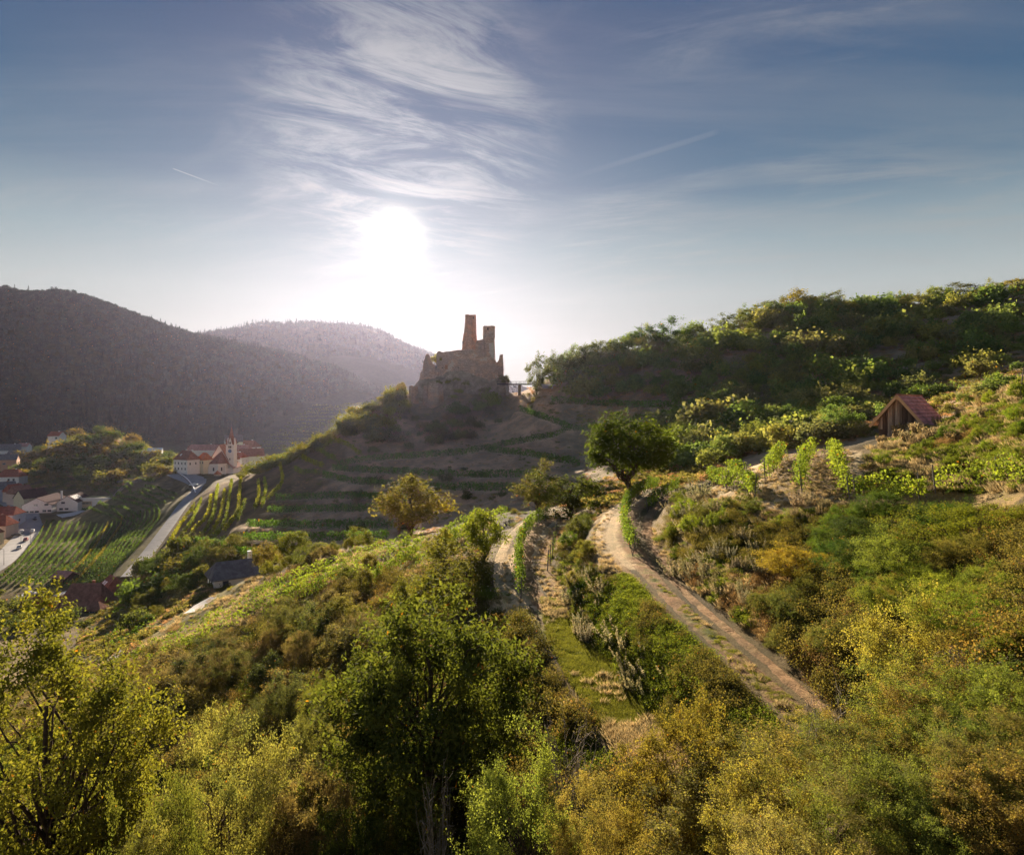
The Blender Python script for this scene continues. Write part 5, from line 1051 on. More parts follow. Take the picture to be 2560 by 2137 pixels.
cw = rubble_wall('curtain_wall', [(505, 770), (520, 735), (560, 728), (590, 752), (700, 735), (830, 718), (1000, 712), (1150, 700), (1300, 720), (1400, 860), (1440, 890)], [(505, 1250), (800, 1150), (1080, 1200), (1440, 1250)], 1.0, 3.0, RUBBLE_P, seed=7, label='long main wall')
opening(cw, 552, 590, 838, 880, 1.0, 'window', solid('sunlit_growth', (.2, .14, .03), .9, .4, 3)); opening(cw, 640, 682, 950, 1020, .95, 'window', solid('red_plaster', (.42, .2, .12), .9, .2)); opening(cw, 592, 606, 990, 1006, .9)
for X in (760, 845, 1110, 1180): opening(cw, X, X + 9, 985 if X < 1000 else 1115, 1000 if X < 1000 else 1132, .92)
for X in (1094, 1122, 1150, 1180, 1210, 1240): opening(cw, X, X + 10, 1082, 1118, .9, 'battlement_gap', PLASTER)
lw = rubble_wall('ragged_wall', [(295, 1010), (305, 900), (345, 785), (382, 785), (410, 850), (445, 930), (500, 960)], [(295, 1280), (500, 1280)], .2, 2.5, RUBBLE, seed=11, jag=.5)
opening(lw, 488, 520, 965, 1012, .2, 'window', None, True)
rubble_wall('stepped_wall', [(195, 1240), (235, 1180), (262, 1050), (300, 1030)], [(195, 1400), (300, 1400)], .8, 2.4, RUBBLE, seed=12, jag=.5)
rubble_wall('buttress', [(478, 1010), (545, 1000)], [(470, 1250), (555, 1250)], -.6, 2.0, RUBBLE, seed=13, lean=.06)
rubble_wall('gate_wall', [(1400, 905), (1455, 905), (1490, 860), (1495, 790), (1548, 785), (1550, 960), (1560, 1000)], [(1400, 1330), (1560, 1330)], 1.6, 3.0, RUBBLE, seed=14, jag=.2)
rubble_wall('terrace_wall', [(1060, 1120), (1080, 1075), (1270, 1090), (1300, 1025), (1465, 1020)], [(1060, 1330), (1465, 1330)], -.6, 1.5, RUBBLE_P, seed=15, jag=.2)
for (a, b, sd) in (((100, 1330, 250, 1640), (.5, 90, 115), 16), ((325, 1310, 415, 1640), (.5, 300, 420), 17), ((405, 1280, 640, 1660), (.5, 380, 700), 18)):
    X0, Y0, X1, Y1 = a; xc = CX((X0 + X1) / 2); w = (X1 - X0) * CS / 2
    rubble_tower('bastion', [(CZ(Y1 + 60), xc, 1.3 if sd != 17 else 1.15), (CZ((Y0 + Y1) / 2), xc, 1.1), (CZ(Y0 - 20), xc, .95)], (w * .92, w * .9), -7.5 if sd == 18 else -5.5, R(10), CZ(Y1 + 60), CZ(Y0 - 30), RUBBLE, seed=sd, corner=.34, jag=.7)
rubble_wall('rock', [(150, 1290), (260, 1180), (480, 1160), (700, 1060), (900, 1040), (1060, 1100), (1300, 1180), (1500, 1150), (1590, 1120), (1640, 1260)], [(60, 1720), (400, 1650), (800, 1600), (1640, 1620)], -1.2, 6.0, solid('rock_with_scrub', (.36, .28, .21), .95, .5, .35, .6), lean=.42, seed=20, amp=2.2, jag=.8, step=.7)
for i in range(0, 20, 2):
    X = [560, 620, 700, 760, 830, 900, 980, 1020, 1250, 1320, 1400, 1480, 1560, 1590, 1600, 700, 800, 960, 880, 1560][i]; Y = [1260, 1200, 1250, 1170, 1220, 1190, 1260, 1150, 1360, 1420, 1450, 1380, 1200, 1120, 1260, 1420, 1460, 1440, 1380, 1330][i]
    w0 = np.array(castle.location) + np.array((CX(X), -1.6 - (1200 - Y) * -.006 - (Y - 1050) * CS * .42, CZ(Y) - .6))
    put(SB[i % 5], tuple(w0), rng.uniform(.55, .9), rng.uniform(.5, .85), tone((.10, .10, .03) if i > 14 else (.085, .07, .035)), 'rock_bush', 'brownish bush clinging to the rock under the castle walls', 'shrub', 'bushes on the castle rock', False)
put(SB[0], tuple(np.array(castle.location) + np.array((CX(480), 3.5, CZ(930)))), .9, 1.3, tone((.15, .13, .02)), 'castle_tree', 'golden little tree inside the ragged castle wall', 'tree', None, True)

# footbridge and the terrace at its end
STEEL = solid('dark_steel', (.06, .055, .06), .6, .2, 3, 0, .4); WOODD = solid('pale_timber', (.45, .3, .17), .8, .25, 3, .1, .1, 0, (1, 1, .2)); WHITE = solid('white_paint', (.8, .78, .76), .7, .06, 1)
def beam_between(m, a, b, w, h):
    a = np.asarray(a, float); b = np.asarray(b, float); t = unit(b - a); up = np.array((0, 0, 1.0)) if abs(t[2]) < .95 else np.array((0, 1.0, 0)); s = unit(np.cross(t, up)); n = np.cross(s, t)
    v = [p + s * sx * w / 2 + n * sz * h / 2 for p in (a, b) for sx in (-1, 1) for sz in (-1, 1)]
    return m.add(v, [(0, 1, 3, 2), (4, 6, 7, 5), (0, 4, 5, 1), (2, 3, 7, 6), (0, 2, 6, 4), (1, 5, 7, 3)])
def bridge():
    A, B = P(1022, 788, 323), P(1160, 788.5, 297); o = link('footbridge', None, None, tuple(A), 'dark steel footbridge on stone piers beside the castle', 'bridge'); b = B - A; t = unit(b); s = np.array((t[1], -t[0], 0))
    beam_between(MB(), (0, 0, 0), b, 2.0, .55).obj('deck', STEEL, o)
    for sd in (-1, 1):
        q = s * sd * .95; r_ = beam_between(MB(), q + np.array((0, 0, 1.35)), b + q + np.array((0, 0, 1.35)), .09, .09).obj('handrail', STEEL, o)
        m = beam_between(MB(), q + np.array((0, 0, .8)), b + q + np.array((0, 0, .8)), .06, .06).obj('mid_rail', STEEL, o)
        for k in range(17):
            c = b * (k / 16) + q; beam_between(MB(), c + np.array((0, 0, .2)), c + np.array((0, 0, 1.35)), .08, .08).obj('railing_post', STEEL, o)
    for u, d, vb in ((1042, 319, 826), (1068, 314, 830)):
        f = (u - 1022) / (1160 - 1022); c = b * f; z1 = c[2] - .3; z0 = Z(vb, d) - A[2]
        m = MB(); m.prism([(c[0] - .72, c[1] - .72), (c[0] + .72, c[1] - .72), (c[0] + .72, c[1] + .72), (c[0] - .72, c[1] + .72)], z0 - 1.5, z1 - .6); m.prism([(c[0] - .55, c[1] - .55), (c[0] + .55, c[1] - .55), (c[0] + .55, c[1] + .55), (c[0] - .55, c[1] + .55)], z1 - .6, z1); m.obj('pier', GREYSTONE, o)
    g = at(1131, 292); o2 = link('viewing_terrace', None, None, (g[0], g[1], Z(797, 292)), 'small pale timber terrace with white furniture at the right end of the footbridge', 'terrace')
    MB().box(-4, 4, -2, 3, -.25, 0).obj('platform', WOODD, o2)
    for x in (-3.8, -1.3, 1.3, 3.8): MB().box(x - .1, x + .1, -1.95, -1.75, -2.6, -.252).obj('support_post', WOODD, o2); beam_between(MB(), (x, -1.85, -1.3), (x + (.9 if x < 0 else -.9), -1.85, -.25), .1, .1).obj('brace', WOODD, o2)
    MB().box(-3.8, 3.9, 2.2, 2.9, .003, 1.7).obj('back_wall', solid('grey_board', (.3, .27, .3), .8), o2); MB().add([(-4.2, -.8, 1.25), (4.2, -.8, 1.25), (4.2, 3.2, 2.1), (-4.2, 3.2, 2.1), (-4.2, -.8, 1.13), (4.2, -.8, 1.13), (4.2, 3.2, 1.98), (-4.2, 3.2, 1.98)], [(0, 1, 2, 3), (7, 6, 5, 4), (0, 4, 5, 1), (1, 5, 6, 2), (2, 6, 7, 3), (3, 7, 4, 0)]).obj('canopy', solid('grey_lilac_sheet', (.34, .3, .36), .6), o2)
    for x in (.2, 3.0): MB().box(x - .25, x + .35, -1.5, -.9, .003, .5).box(x + .15, x + .35, -1.5, -.9, .5, 1.15).obj('white_seat', WHITE, o2)
    MB().box(-4.0, 4.0, -2.0, -1.92, .3, .36).obj('rail', WOODD, o2)
bridge()

# houses
TILE = {}
def tile_mat(name, col, sc=3.2):
    m, nt, N, L = nodes_mat(name); out = N('ShaderNodeOutputMaterial'); b = N('ShaderNodeBsdfPrincipled'); L(b.outputs[0], out.inputs[0])
    tc = N('ShaderNodeTexCoord'); w = N('ShaderNodeTexWave'); w.bands_direction = 'Z'; w.inputs['Scale'].default_value = sc; w.inputs['Distortion'].default_value = .3; L(tc.outputs['Object'], w.inputs['Vector'])
    n = noise(N, L, tc.outputs['Object'], .9, 6); n2 = noise(N, L, tc.outputs['Object'], 6, 4)
    c = mixc(N, L, ramp2(N, L, n, .3, .7), tuple(x * .72 for x in col), tuple(x * 1.25 for x in col)); c = mixc(N, L, ramp2(N, L, n2, .4, .7), c, mixc(N, L, 1.0, c, (.7, .66, .62), 'MULTIPLY')); c = mixc(N, L, w.outputs['Fac'], mixc(N, L, 1.0, c, (.75, .74, .73), 'MULTIPLY'), c)
    L(c, b.inputs['Base Color']); b.inputs['Roughness'].default_value = .95; b.inputs['Specular IOR Level'].default_value = .03
    return m
T_RED, T_BRN, T_DRK, T_ORG, T_GRY, T_PNK = tile_mat('red_tile', (.42, .13, .085)), tile_mat('brown_tile', (.34, .165, .12)), tile_mat('maroon_tile', (.075, .036, .04)), tile_mat('orange_tile', (.55, .2, .09)), tile_mat('slate', (.2, .19, .2)), tile_mat('pink_tile', (.55, .28, .24))
W_WHT, W_YEL, W_PNK, W_BLU, W_GRN, W_ORG, W_TIM = solid('white_render', (.80, .76, .72), .85, .08, .6), solid('yellow_render', (.72, .62, .42), .85, .08, .6), solid('pink_render', (.68, .50, .42), .85, .08, .6), solid('blue_grey_render', (.52, .55, .64), .85, .08, .6), solid('pale_green_render', (.58, .64, .55), .85, .08, .6), solid('terracotta_render', (.55, .28, .18), .85, .08, .6), solid('dark_timber', (.10, .06, .045), .9, .3, 2, .2, .05, 0, (1, 1, .15))
GLASS = solid('window_glass', (.05, .06, .075), .12, .15, 2, 0, .6); FRAME = solid('window_frame', (.5, .47, .45), .7, .1)
def rotz(p, r): c, s = math.cos(r), math.sin(r); return (p[0] * c - p[1] * s, p[0] * s + p[1] * c)
def roof_solid(w, l, h, rh, o, hipx, th=.22):
    """ridge along x; hipx: how far the ridge ends draw in (0 = gable)"""
    X, Y = w / 2 + o, l / 2 + o; rx = X - hipx; z0 = h - o * rh / (l / 2)
    v = [(-X, -Y, z0), (X, -Y, z0), (X, Y, z0), (-X, Y, z0), (-rx, 0, h + rh), (rx, 0, h + rh)]; v2 = [(x, y, z + th) for x, y, z in v]
    f = [(1, 0, 4, 5), (3, 2, 5, 4)] + ([(0, 3, 4), (2, 1, 5)] if hipx else []); n = 6
    rim = [(0, 1), (2, 3)] + ([(1, 2), (3, 0)] if hipx else [(4, 0), (3, 4), (1, 5), (5, 2)])
    return MB().add(v + v2, f + [tuple(i + n for i in q[::-1]) for q in f] + [(a, b, b + n, a + n) for a, b in rim])
def house(loc, w, l, h, rh, rot, wall, roof, hip=0.0, wins=(), chim=(), o=.45, label='', name='house', cat='house', gable=False, sky=(), door=None, base=3.0, group=None):
    """front faces local -y; gable: the ridge runs front to back"""
    e = link(name, None, None, tuple(loc), label, cat, group); e.rotation_euler = (0, 0, rot)
    W_, L_2 = (l, w) if gable else (w, l); tr = R(90) if gable else 0
    X, Y = W_ / 2, L_2 / 2; m = MB(); zt = h + rh * (1 - hip * .5 if 0 else 1)
    v = [(-X, -Y, -base), (X, -Y, -base), (X, Y, -base), (-X, Y, -base), (-X, -Y, h), (X, -Y, h), (X, Y, h), (-X, Y, h)]; f = [(0, 1, 5, 4), (2, 3, 7, 6), (3, 2, 1, 0)]
    if hip == 0: v += [(-X, 0, h + rh - .02), (X, 0, h + rh - .02)]; f += [(1, 2, 6, 9, 5), (3, 0, 4, 8, 7)]
    else: f += [(1, 2, 6, 5), (3, 0, 4, 7), (4, 5, 6, 7)]
    v = [(*rotz(p, tr), p[2]) for p in v]; m.add(v, f).obj('wall', wall, e)
    rm = roof_solid(W_, L_2, h, rh, o, hip * L_2 / 2 + (o if hip else 0)); rm.v = [np.array([(*rotz(p, tr), p[2]) for p in rm.v[0]])]; ro = rm.obj('roof', roof, e)
    def facebox(face, x, z, ww, hh, t0, t1, nm, mat, par):
        n = {'f': (x - ww / 2, x + ww / 2, -l / 2 - t1, -l / 2 - t0), 'l': (-w / 2 - t1, -w / 2 - t0, x - ww / 2, x + ww / 2), 'r': (w / 2 + t0, w / 2 + t1, x - ww / 2, x + ww / 2)}[face]
        return MB().box(*n, z - hh / 2, z + hh / 2).obj(nm, mat, par)
    for (face, x, z, ww, hh) in wins:
        fr = facebox(face, x, z, ww + .24, hh + .24, -.1, .04, 'window', FRAME, e); facebox(face, x, z, ww, hh, -.05, .06, 'pane', GLASS, fr)
    if door: facebox(door[0], door[1], door[3] / 2, door[2], door[3], -.1, .05, 'door', W_TIM, e)
    for (x, y, zc) in chim: MB().box(x - .4, x + .4, y - .35, y + .35, h, zc).box(x - .48, x + .48, y - .43, y + .43, zc, zc + .15).obj('chimney', WHITE if wall is W_WHT else T_BRN, ro)
    for (x, y, zc) in sky:
        s = rh / (L_2 / 2); MB().add([(x - .6, y - .5, zc), (x + .6, y - .5, zc), (x + .6, y + .5, zc + s), (x - .6, y + .5, zc + s), (x - .6, y - .5, zc + .12), (x + .6, y - .5, zc + .12), (x + .6, y + .5, zc + s + .12), (x - .6, y + .5, zc + s + .12)], [(3, 2, 1, 0), (4, 5, 6, 7), (0, 1, 5, 4), (1, 2, 6, 5), (2, 3, 7, 6), (3, 0, 4, 7)]).obj('skylight', WHITE, ro)
    return e
def gp(u, d, v=None): g = at(u, d); return (g[0], g[1], g[2] if v is None else Z(v, d))
def grid_w(face, xs, zs, w=1.0, h=1.4): return [(face, x, z, w, h) for x in xs for z in zs]
# winery
wl = gp(97, 402, 1049)
e = house(wl, 15, 26, 5.6, 4.0, R(12), W_WHT, T_DRK, 0, grid_w('f', (-5.2, -2.6, 0), (1.9,), 2.0, 1.0) + [('f', -.6, 5.6, 1.9, 1.0), ('f', 4.9, 5.8, 1.9, 1.0)] + grid_w('f', (3.9, 6.4), (2.2,), 1.9, 1.0) + grid_w('l', (-10, -7, -4), (2.0,), 1.3, 3.6), [(6, 4, 11.5)], .3, 'white winery hall with dark maroon roof and rows of low windows beside the valley vineyard', 'winery', 'building', True, [(-2.6, 3, 8.2)], base=5)
wl2 = (wl[0] + 13.2, wl[1] + 4.5, wl[2] + .4)
WWING = house(wl2, 11, 20, 5.8, 3.6, R(12), W_WHT, T_DRK, 0, [('f', -2.2, 5.6, 1.9, 1.0), ('f', -3.2, 2.0, 1.9, 1.0), ('f', -.4, 2.0, 1.9, 1.0)], (), .3, 'smaller white gabled hall with five skylights joined to the winery', 'winery_wing', 'building', True, [], base=5)
for i in range(5):
    q = MB().add([(.9 + i * .02, -8.2 + i * 2.1, 8.85), (.9 + i * .02, -7.3 + i * 2.1, 8.85), (3.6, -7.3 + i * 2.1, 7.05), (3.6, -8.2 + i * 2.1, 7.05), (.9, -8.2 + i * 2.1, 9.25), (.9, -7.3 + i * 2.1, 9.25), (3.6, -7.3 + i * 2.1, 7.45), (3.6, -8.2 + i * 2.1, 7.45)], [(3, 2, 1, 0), (4, 5, 6, 7), (0, 1, 5, 4), (1, 2, 6, 5), (2, 3, 7, 6), (3, 0, 4, 7)]).obj('skylight', WHITE, [c for c in WWING.children if c.name.startswith('roof')][0])
def annex():
    e = link('winery_annex', None, None, (wl[0] + 25, wl[1] + 7, wl[2] + 1.2), 'flat white annex with a grassy roof right of the winery', 'building'); e.rotation_euler = (0, 0, R(5))
    MB().box(-7, 9, -4, 8, -5, 6.0).obj('wall', W_WHT, e); MB().box(-6.6, 8.6, -3.6, 7.6, 6.003, 6.35).obj('green_roof', solid('roof_grass', (.28, .25, .09), .95, .3, 1), e); MB().box(-7.2, 9.2, -4.2, -3.6, 6.004, 6.6).obj('parapet', W_WHT, e)
    b = MB().box(-6.6, -.8, -4.4, -4.003, .9, 4.6).obj('timber_front', solid('pale_cladding', (.66, .5, .33), .8, .15, 2), e)
    for i in range(7): MB().box(-6.3 + i * .76, -5.85 + i * .76, -4.46, -4.402, 2.9, 4.2).obj('slit_window', GLASS, b)
    f = MB().box(1.6, 4.2, -4.08, -4.002, 1.6, 2.9).obj('window', FRAME, e); MB().box(1.75, 4.05, -4.12, -4.081, 1.75, 2.75).obj('pane', GLASS, f)
annex()
# village houses
VG = 'houses of the valley village'
vh = [((64, 415, 1040), 15, 9, 6.4, 4.6, R(70), W_YEL, T_DRK, 0, grid_w('r', (-2, 2), (2, 4.6)), 'yellow house with dark maroon roof left of the winery'),
      ((43, 428, 1030), 12, 9, 6.2, 4.4, R(62), W_PNK, T_BRN, .3, grid_w('r', (-2.5, 2.5), (2, 4.6)) + grid_w('f', (-3, 0, 3), (2, 4.6)), 'pink house with red brown roof left of the yellow house'),
      ((30, 436, 1026), 10, 8, 6.2, 4.2, R(62), W_PNK, T_RED, .3, grid_w('f', (-3, 0, 3), (2, 4.6)), 'smaller pink house behind the pink house by the road'),
      ((6, 440, 1018), 13, 9, 5.4, 4.0, R(55), W_BLU, T_GRY, 0, grid_w('f', (-4, -1, 2, 5), (2, 4.4)), 'blue grey house at the left edge by the road bend'),
      ((24, 480, 992), 15, 11, 5.6, 4.6, R(8), W_WHT, T_RED, .55, [('f', 1, 3.4, 1.3, 1.4), ('f', 4.2, 3.4, 1.3, 1.4)], 'white house with red hip roof and two blue windows'),
      ((12, 560, 958), 17, 11, 6.5, 4.2, R(24), W_ORG, T_GRY, 0, [('f', 0, 3.2, 2, 1.2)], 'terracotta house with grey roof at the left edge'),
      ((4, 600, 948), 16, 10, 4, 3, R(5), W_BLU, T_DRK, 0, (), 'low house with dark roof behind the red hip roof'),
      ((22, 680, 935), 17, 12, 6, 6, R(35), W_WHT, T_GRY, 0, [('f', 0, 5, 1.4, 1.4), ('f', -3, 2, 1.2, 1.2)], 'white gabled house with dark roof under the wooded hill'),
      ((35, 670, 942), 14, 9, 5, 3.5, R(10), W_WHT, T_GRY, 0, grid_w('f', (-3, 0, 3), (3,)), 'long white house below the white gabled house'),
      ((50, 690, 925), 10, 8, 5, 3, R(5), W_WHT, T_PNK, 0, (), 'small white house with pale pink roof below the wood'),
      ((117, 590, 905), 11, 8, 5, 3.4, R(-10), W_WHT, T_RED, 0, [('f', 3, 3, 2, 1.5)], 'white house with red roof up on the knoll'),
      ((3, 366, 1078), 18, 11, 6.6, 3.6, R(6), W_BLU, T_RED, .3, [('r', 0, 3, 1.2, 1.4)], 'blue grey walled house with red roof beside the village road'),
      ((-9, 345, 1096), 16, 10, 5.4, 4.4, R(4), W_PNK, T_RED, .6, [('f', 3.6, 2.4, 4, 2.6)], 'pink house with dark red hip roof nearest the village road'),
      ((-28, 325, 1114), 10, 9, 5, 3.6, R(0), W_YEL, T_BRN, .4, (), 'yellow house cut by the left edge')]
for (u, d, v), w, l, h, rh, rt, wm, rmt, hp, wn, lb in vh: house(gp(u, d, v), w, l, h, rh, rt, wm, rmt, hp, wn, [(w * .2, 0, h + rh + .5)], .4, lb, group=VG, base=6)
# houses beyond the church
for (u, d, v), w, l, h, rh, rt, wm, rmt, hp, wn, lb in [((420, 560, 933), 24, 10, 4.5, 4, R(4), W_WHT, T_PNK, .2, (), 'long house with pale red roof left behind the church'), ((479, 560, 925), 13, 12, 8, 5, R(28), W_GRN, T_GRY, 0, grid_w('f', (-2.5, 2.5), (5, 7.5)), 'pale green gabled house right behind the church tower'),
      ((510, 580, 930), 17, 11, 6, 5, R(-20), W_WHT, T_BRN, .35, grid_w('f', (-6, -3, 0, 3, 6), (4.3,)), 'white house with mauve brown roof at the right of the village'), ((490, 530, 938), 20, 11, 5, 4.6, R(-8), W_WHT, T_PNK, .3, [('f', -4, 3, 2, 1.4)], 'wide house with bright pale red roof behind the church'),
      ((516, 500, 948), 16, 10, 5, 5, R(30), W_GRN, T_BRN, 0, [('l', 0, 4, 1.2, 1.4)], 'pale green house with brown roof nearest the vineyard edge'), ((484, 490, 948), 14, 9, 4, 3, R(-10), W_WHT, T_RED, .3, (), 'house with red roof just right of the church apse'), ((402, 600, 930), 12, 8, 4, 3, R(0), W_WHT, T_BRN, 0, (), 'small house left of the long pale red roof')]:
    house(gp(u, d, v), w, l, h, rh, rt, wm, rmt, hp, wn, [(w * .2, .5, h + rh + .6)], .4, lb, group='houses behind the church', base=7)
# rectory
rl = gp(383, 432, 967)
house(rl, 13, 9, 8.2, 5.0, R(-28), W_WHT, T_BRN, .45, grid_w('f', (-5, -1.8, 1.4, 4.6), (2.2, 5.6), .8, 1.3) + grid_w('r', (-2.4, 1.6), (5.4,), .8, 1.3), [(-1, .6, 13.9), (4.5, .6, 13.9)], .4, 'white rectory with brown hip roof left of the church', 'rectory', 'house', sky=[(-2, -2.6, 10.2)], base=6)
house((rl[0] + 9.2, rl[1] + 5, rl[2] + .6), 6.5, 7, 7.0, 4.0, R(-28), W_YEL, T_ORG, .4, grid_w('f', (0, 2.6), (5,), .8, 1.2), (), .4, 'cream wing with bright orange roof between rectory and church', 'rectory_wing', 'house', base=6)
def church():
    b = gp(444, 440, 973); e = link('church', None, None, b, 'white village church with steep brown roofs and a clock tower with pointed spire', 'church'); z0 = -6
    ap = [(-5.6, 5), (-5.6, -.5), (-2.8, -4.2), (2.8, -4.2), (5.6, -.5), (5.6, 5)]; a = MB().prism(ap, z0, 7.2).obj('apse', W_WHT, e)
    ap2 = [(x * 1.09, y * 1.09 if y < 4 else y) for x, y in ap]; MB().cone(ap2, 7.2, (1.4, 4.6, 15.0)).obj('apse_roof', T_BRN, e)
    for x in (-4.4, 0, 4.4):
        y = -4.25 if x == 0 else -2.6; f = MB().box(x - .55, x + .55, y - .1, y + .25, 2.6, 5.0).obj('window', FRAME, a); MB().box(x - .4, x + .4, y - .16, y + .2, 2.75, 4.85).obj('pane', GLASS, f)
    for x, y in ((-2.9, -4.5), (2.9, -4.5), (-5.8, -.6), (5.8, -.6)): MB().box(x - .35, x + .35, y - .5, y + .4, z0, 5.6).obj('buttress', W_WHT, a)
    MB().add([(-6.4, 5, z0), (5.4, 5, z0), (5.4, 24, z0), (-6.4, 24, z0), (-6.4, 5, 9), (5.4, 5, 9), (5.4, 24, 9), (-6.4, 24, 9), (-.5, 5, 18.7), (-.5, 24, 18.7)], [(0, 1, 5, 8, 4), (2, 3, 7, 9, 6), (1, 2, 6, 5), (3, 0, 4, 7)]).obj('nave', W_WHT, e)
    rm = roof_solid(19, 11.8, 9, 9.9, .4, 0, .3); rm.v = [np.array([(*rotz(p, R(90)), p[2]) for p in rm.v[0]]) + np.array((-.5, 14.5, 0))]; rm.obj('nave_roof', T_BRN, e)
    for sx in (-1, 1):
        x0, x1 = (-9.2, -6.41) if sx < 0 else (5.41, 9.6); MB().box(x0, x1, 3.0, 20, z0, 3.6).obj('aisle', W_WHT, e)
        xa, xb = (x0 - .3, x1) if sx < 0 else (x1 + .3, x0); MB().add([(xa, 2.7, 3.62), (xa, 20.3, 3.62), (xb, 20.3, 7.0), (xb, 2.7, 7.0), (xa, 2.7, 3.9), (xa, 20.3, 3.9), (xb, 20.3, 7.3), (xb, 2.7, 7.3)], [(0, 1, 2, 3), (7, 6, 5, 4), (0, 3, 7, 4), (1, 5, 6, 2), (0, 4, 5, 1), (3, 2, 6, 7)]).obj('aisle_roof', T_BRN, e)
    tx, ty, h = 6.4, 8.0, 2.55; t = link('tower', None, e, (tx, ty, 0)); t['label'] = 'white clock tower with brown gabled spire'
    MB().box(-h, h, -h, h, z0, 18.6).obj('tower_wall', W_WHT, t); MB().box(-h - .2, h + .2, -h - .2, h + .2, 18.603, 18.95).obj('cornice', W_WHT, t); MB().box(-h - .12, h + .12, -h - .12, h + .12, 13.2, 13.45).obj('string_course', W_WHT, t)
    g = MB()
    for k in range(4):
        pts = [(-1.5, -h, 18.95), (1.5, -h, 18.95), (0, -h, 23.4), (-1.5, -.5, 18.95), (1.5, -.5, 18.95), (0, -.5, 23.4)]; g.add([(*rotz(p, k * R(90)), p[2]) for p in pts], [(0, 1, 2), (5, 4, 3), (0, 2, 5, 3), (1, 4, 5, 2)])
    g.obj('spire_gables', W_WHT, t)
    n8 = [(h * 1.0 * math.cos(a), h * 1.0 * math.sin(a)) for a in np.arange(8) * math.pi / 4 + math.pi / 8]; MB().cone(n8, 18.96, (0, 0, 31)).obj('spire', T_BRN, t)
    for sx in (-1, 1):
        for sy in (-1, 1): MB().prism([(sx * 2.2 + a, sy * 2.2 + c) for a, c in ((-.3, -.3), (.3, -.3), (.3, .3), (-.3, .3))], 18.96, 20.6).cone([(sx * 2.2 + a, sy * 2.2 + c) for a, c in ((-.38, -.38), (.38, -.38), (.38, .38), (-.38, .38))], 20.6, (sx * 2.2, sy * 2.2, 23.4)).obj('pinnacle', T_BRN, t)
    MB().box(-.05, .05, -.05, .05, 30.9, 32.6).box(-.4, .4, -.04, .04, 31.9, 32.0).obj('cross', STEEL, t)
    n = 20; ring = [(1.15 * math.cos(a), 1.15 * math.sin(a)) for a in np.arange(n) * 2 * math.pi / n]; c = MB().add([(x, -h - .12, 14.9 + z) for x, z in ring] + [(x, -h + .05, 14.9 + z) for x, z in ring], [tuple(range(n))] + [(i, i + n, (i + 1) % n + n, (i + 1) % n) for i in range(n)]).obj('clock_face', solid('blue_clock', (.06, .16, .36), .6, .1), t)
    MB().box(-.05, .05, -h - .17, -h - .13, 14.9, 15.85).obj('clock_hand', solid('gilt', (.7, .5, .15), .4, .1), c); MB().box(0, .7, -h - .17, -h - .13, 14.86, 14.95).obj('clock_hand', MATS['gilt'], c)
    for x in (-.55, .55): MB().box(x - .35, x + .35, -h - .06, -h + .2, 17.0 - .2, 18.3).obj('belfry_opening', HOLE_SHADE, t)
    for x in (-.5, .5): MB().box(x - .28, x + .28, -h - .05, -h + .2, 19.4, 20.9).obj('gable_window', HOLE_SHADE, t)
    MB().box(-.3, .3, -h - .05, -h + .2, 9, 10.2).obj('slit', HOLE_SHADE, t)
    o = link('chapel', None, None, (b[0] + 4.8, b[1] - 9.5, b[2] - 1.2), 'tiny round chapel with orange cone roof in front of the church', 'chapel'); n6 = [(2.3 * math.cos(a), 2.3 * math.sin(a)) for a in np.arange(8) * math.pi / 4]
    MB().prism(n6, -4, 2.4).obj('wall', solid('beige_render', (.6, .45, .33), .9, .1), o); MB().cone([(x * 1.15, y * 1.15) for x, y in n6], 2.403, (0, 0, 4.8)).obj('roof', T_ORG, o)
    w = MB(); w.box(-14, 16, -12.6, -11.6, -9, -1.2).obj('churchyard_wall', GREYSTONE, None, b, label='rough stone retaining wall under the church', cat='wall')
church()
# ---------------------------------------------------------------- houses near the slope foot, hut, small things
house(gp(178, 232, 1254), 13.5, 11, 3.2, 6.4, R(4), W_TIM, T_BRN, .35, [('f', -3, 1.8, 1.4, 1.2)], [(1.8, 1, 10.3)], .7, 'old house with large brown hip roof among the garden trees', 'farmhouse', 'house', base=5)
house(gp(232, 246, 1232), 8.5, 10, 4.0, 5.0, R(-42), W_TIM, T_BRN, .25, [('f', 0, 2.4, 1.2, 1.4)], (), .6, 'brown roofed wing with two small skylights behind the old house', 'farmhouse_wing', 'house', sky=[(0, -3.0, 6.8), (1.8, -3.0, 6.8)], base=5)
house(gp(196, 224, 1262), 5.0, 4.2, 2.6, 2.0, R(4), W_TIM, T_BRN, .8, [('f', 0, 1.4, 1.6, 1.6)], (), .5, 'small porch roof in front of the old house', 'porch', 'porch', base=4)
house(gp(95, 235, 1252), 13.5, 7.5, 2.6, 2.2, R(3), W_WHT, T_RED, 0, [('f', -3, 1.3, 1.2, .9)], (), .5, 'long low outbuilding with plain red roof left of the old house', 'outbuilding', 'building', sky=[(4.6, -1.8, 3.6)], base=4)
house(gp(134, 262, 1192), 7.0, 5.6, 2.3, 1.6, R(-18), W_TIM, T_PNK, 0, (), (), .5, 'pink roofed shed standing in the valley vineyard', 'vineyard_shed', 'shed', base=3)
house(gp(150, 216, 1285), 4, 3, 2.2, 1.0, R(0), W_TIM, T_BRN, 0, (), (), .3, 'tiny garden shed below the old house', 'garden_shed', 'shed', base=3)
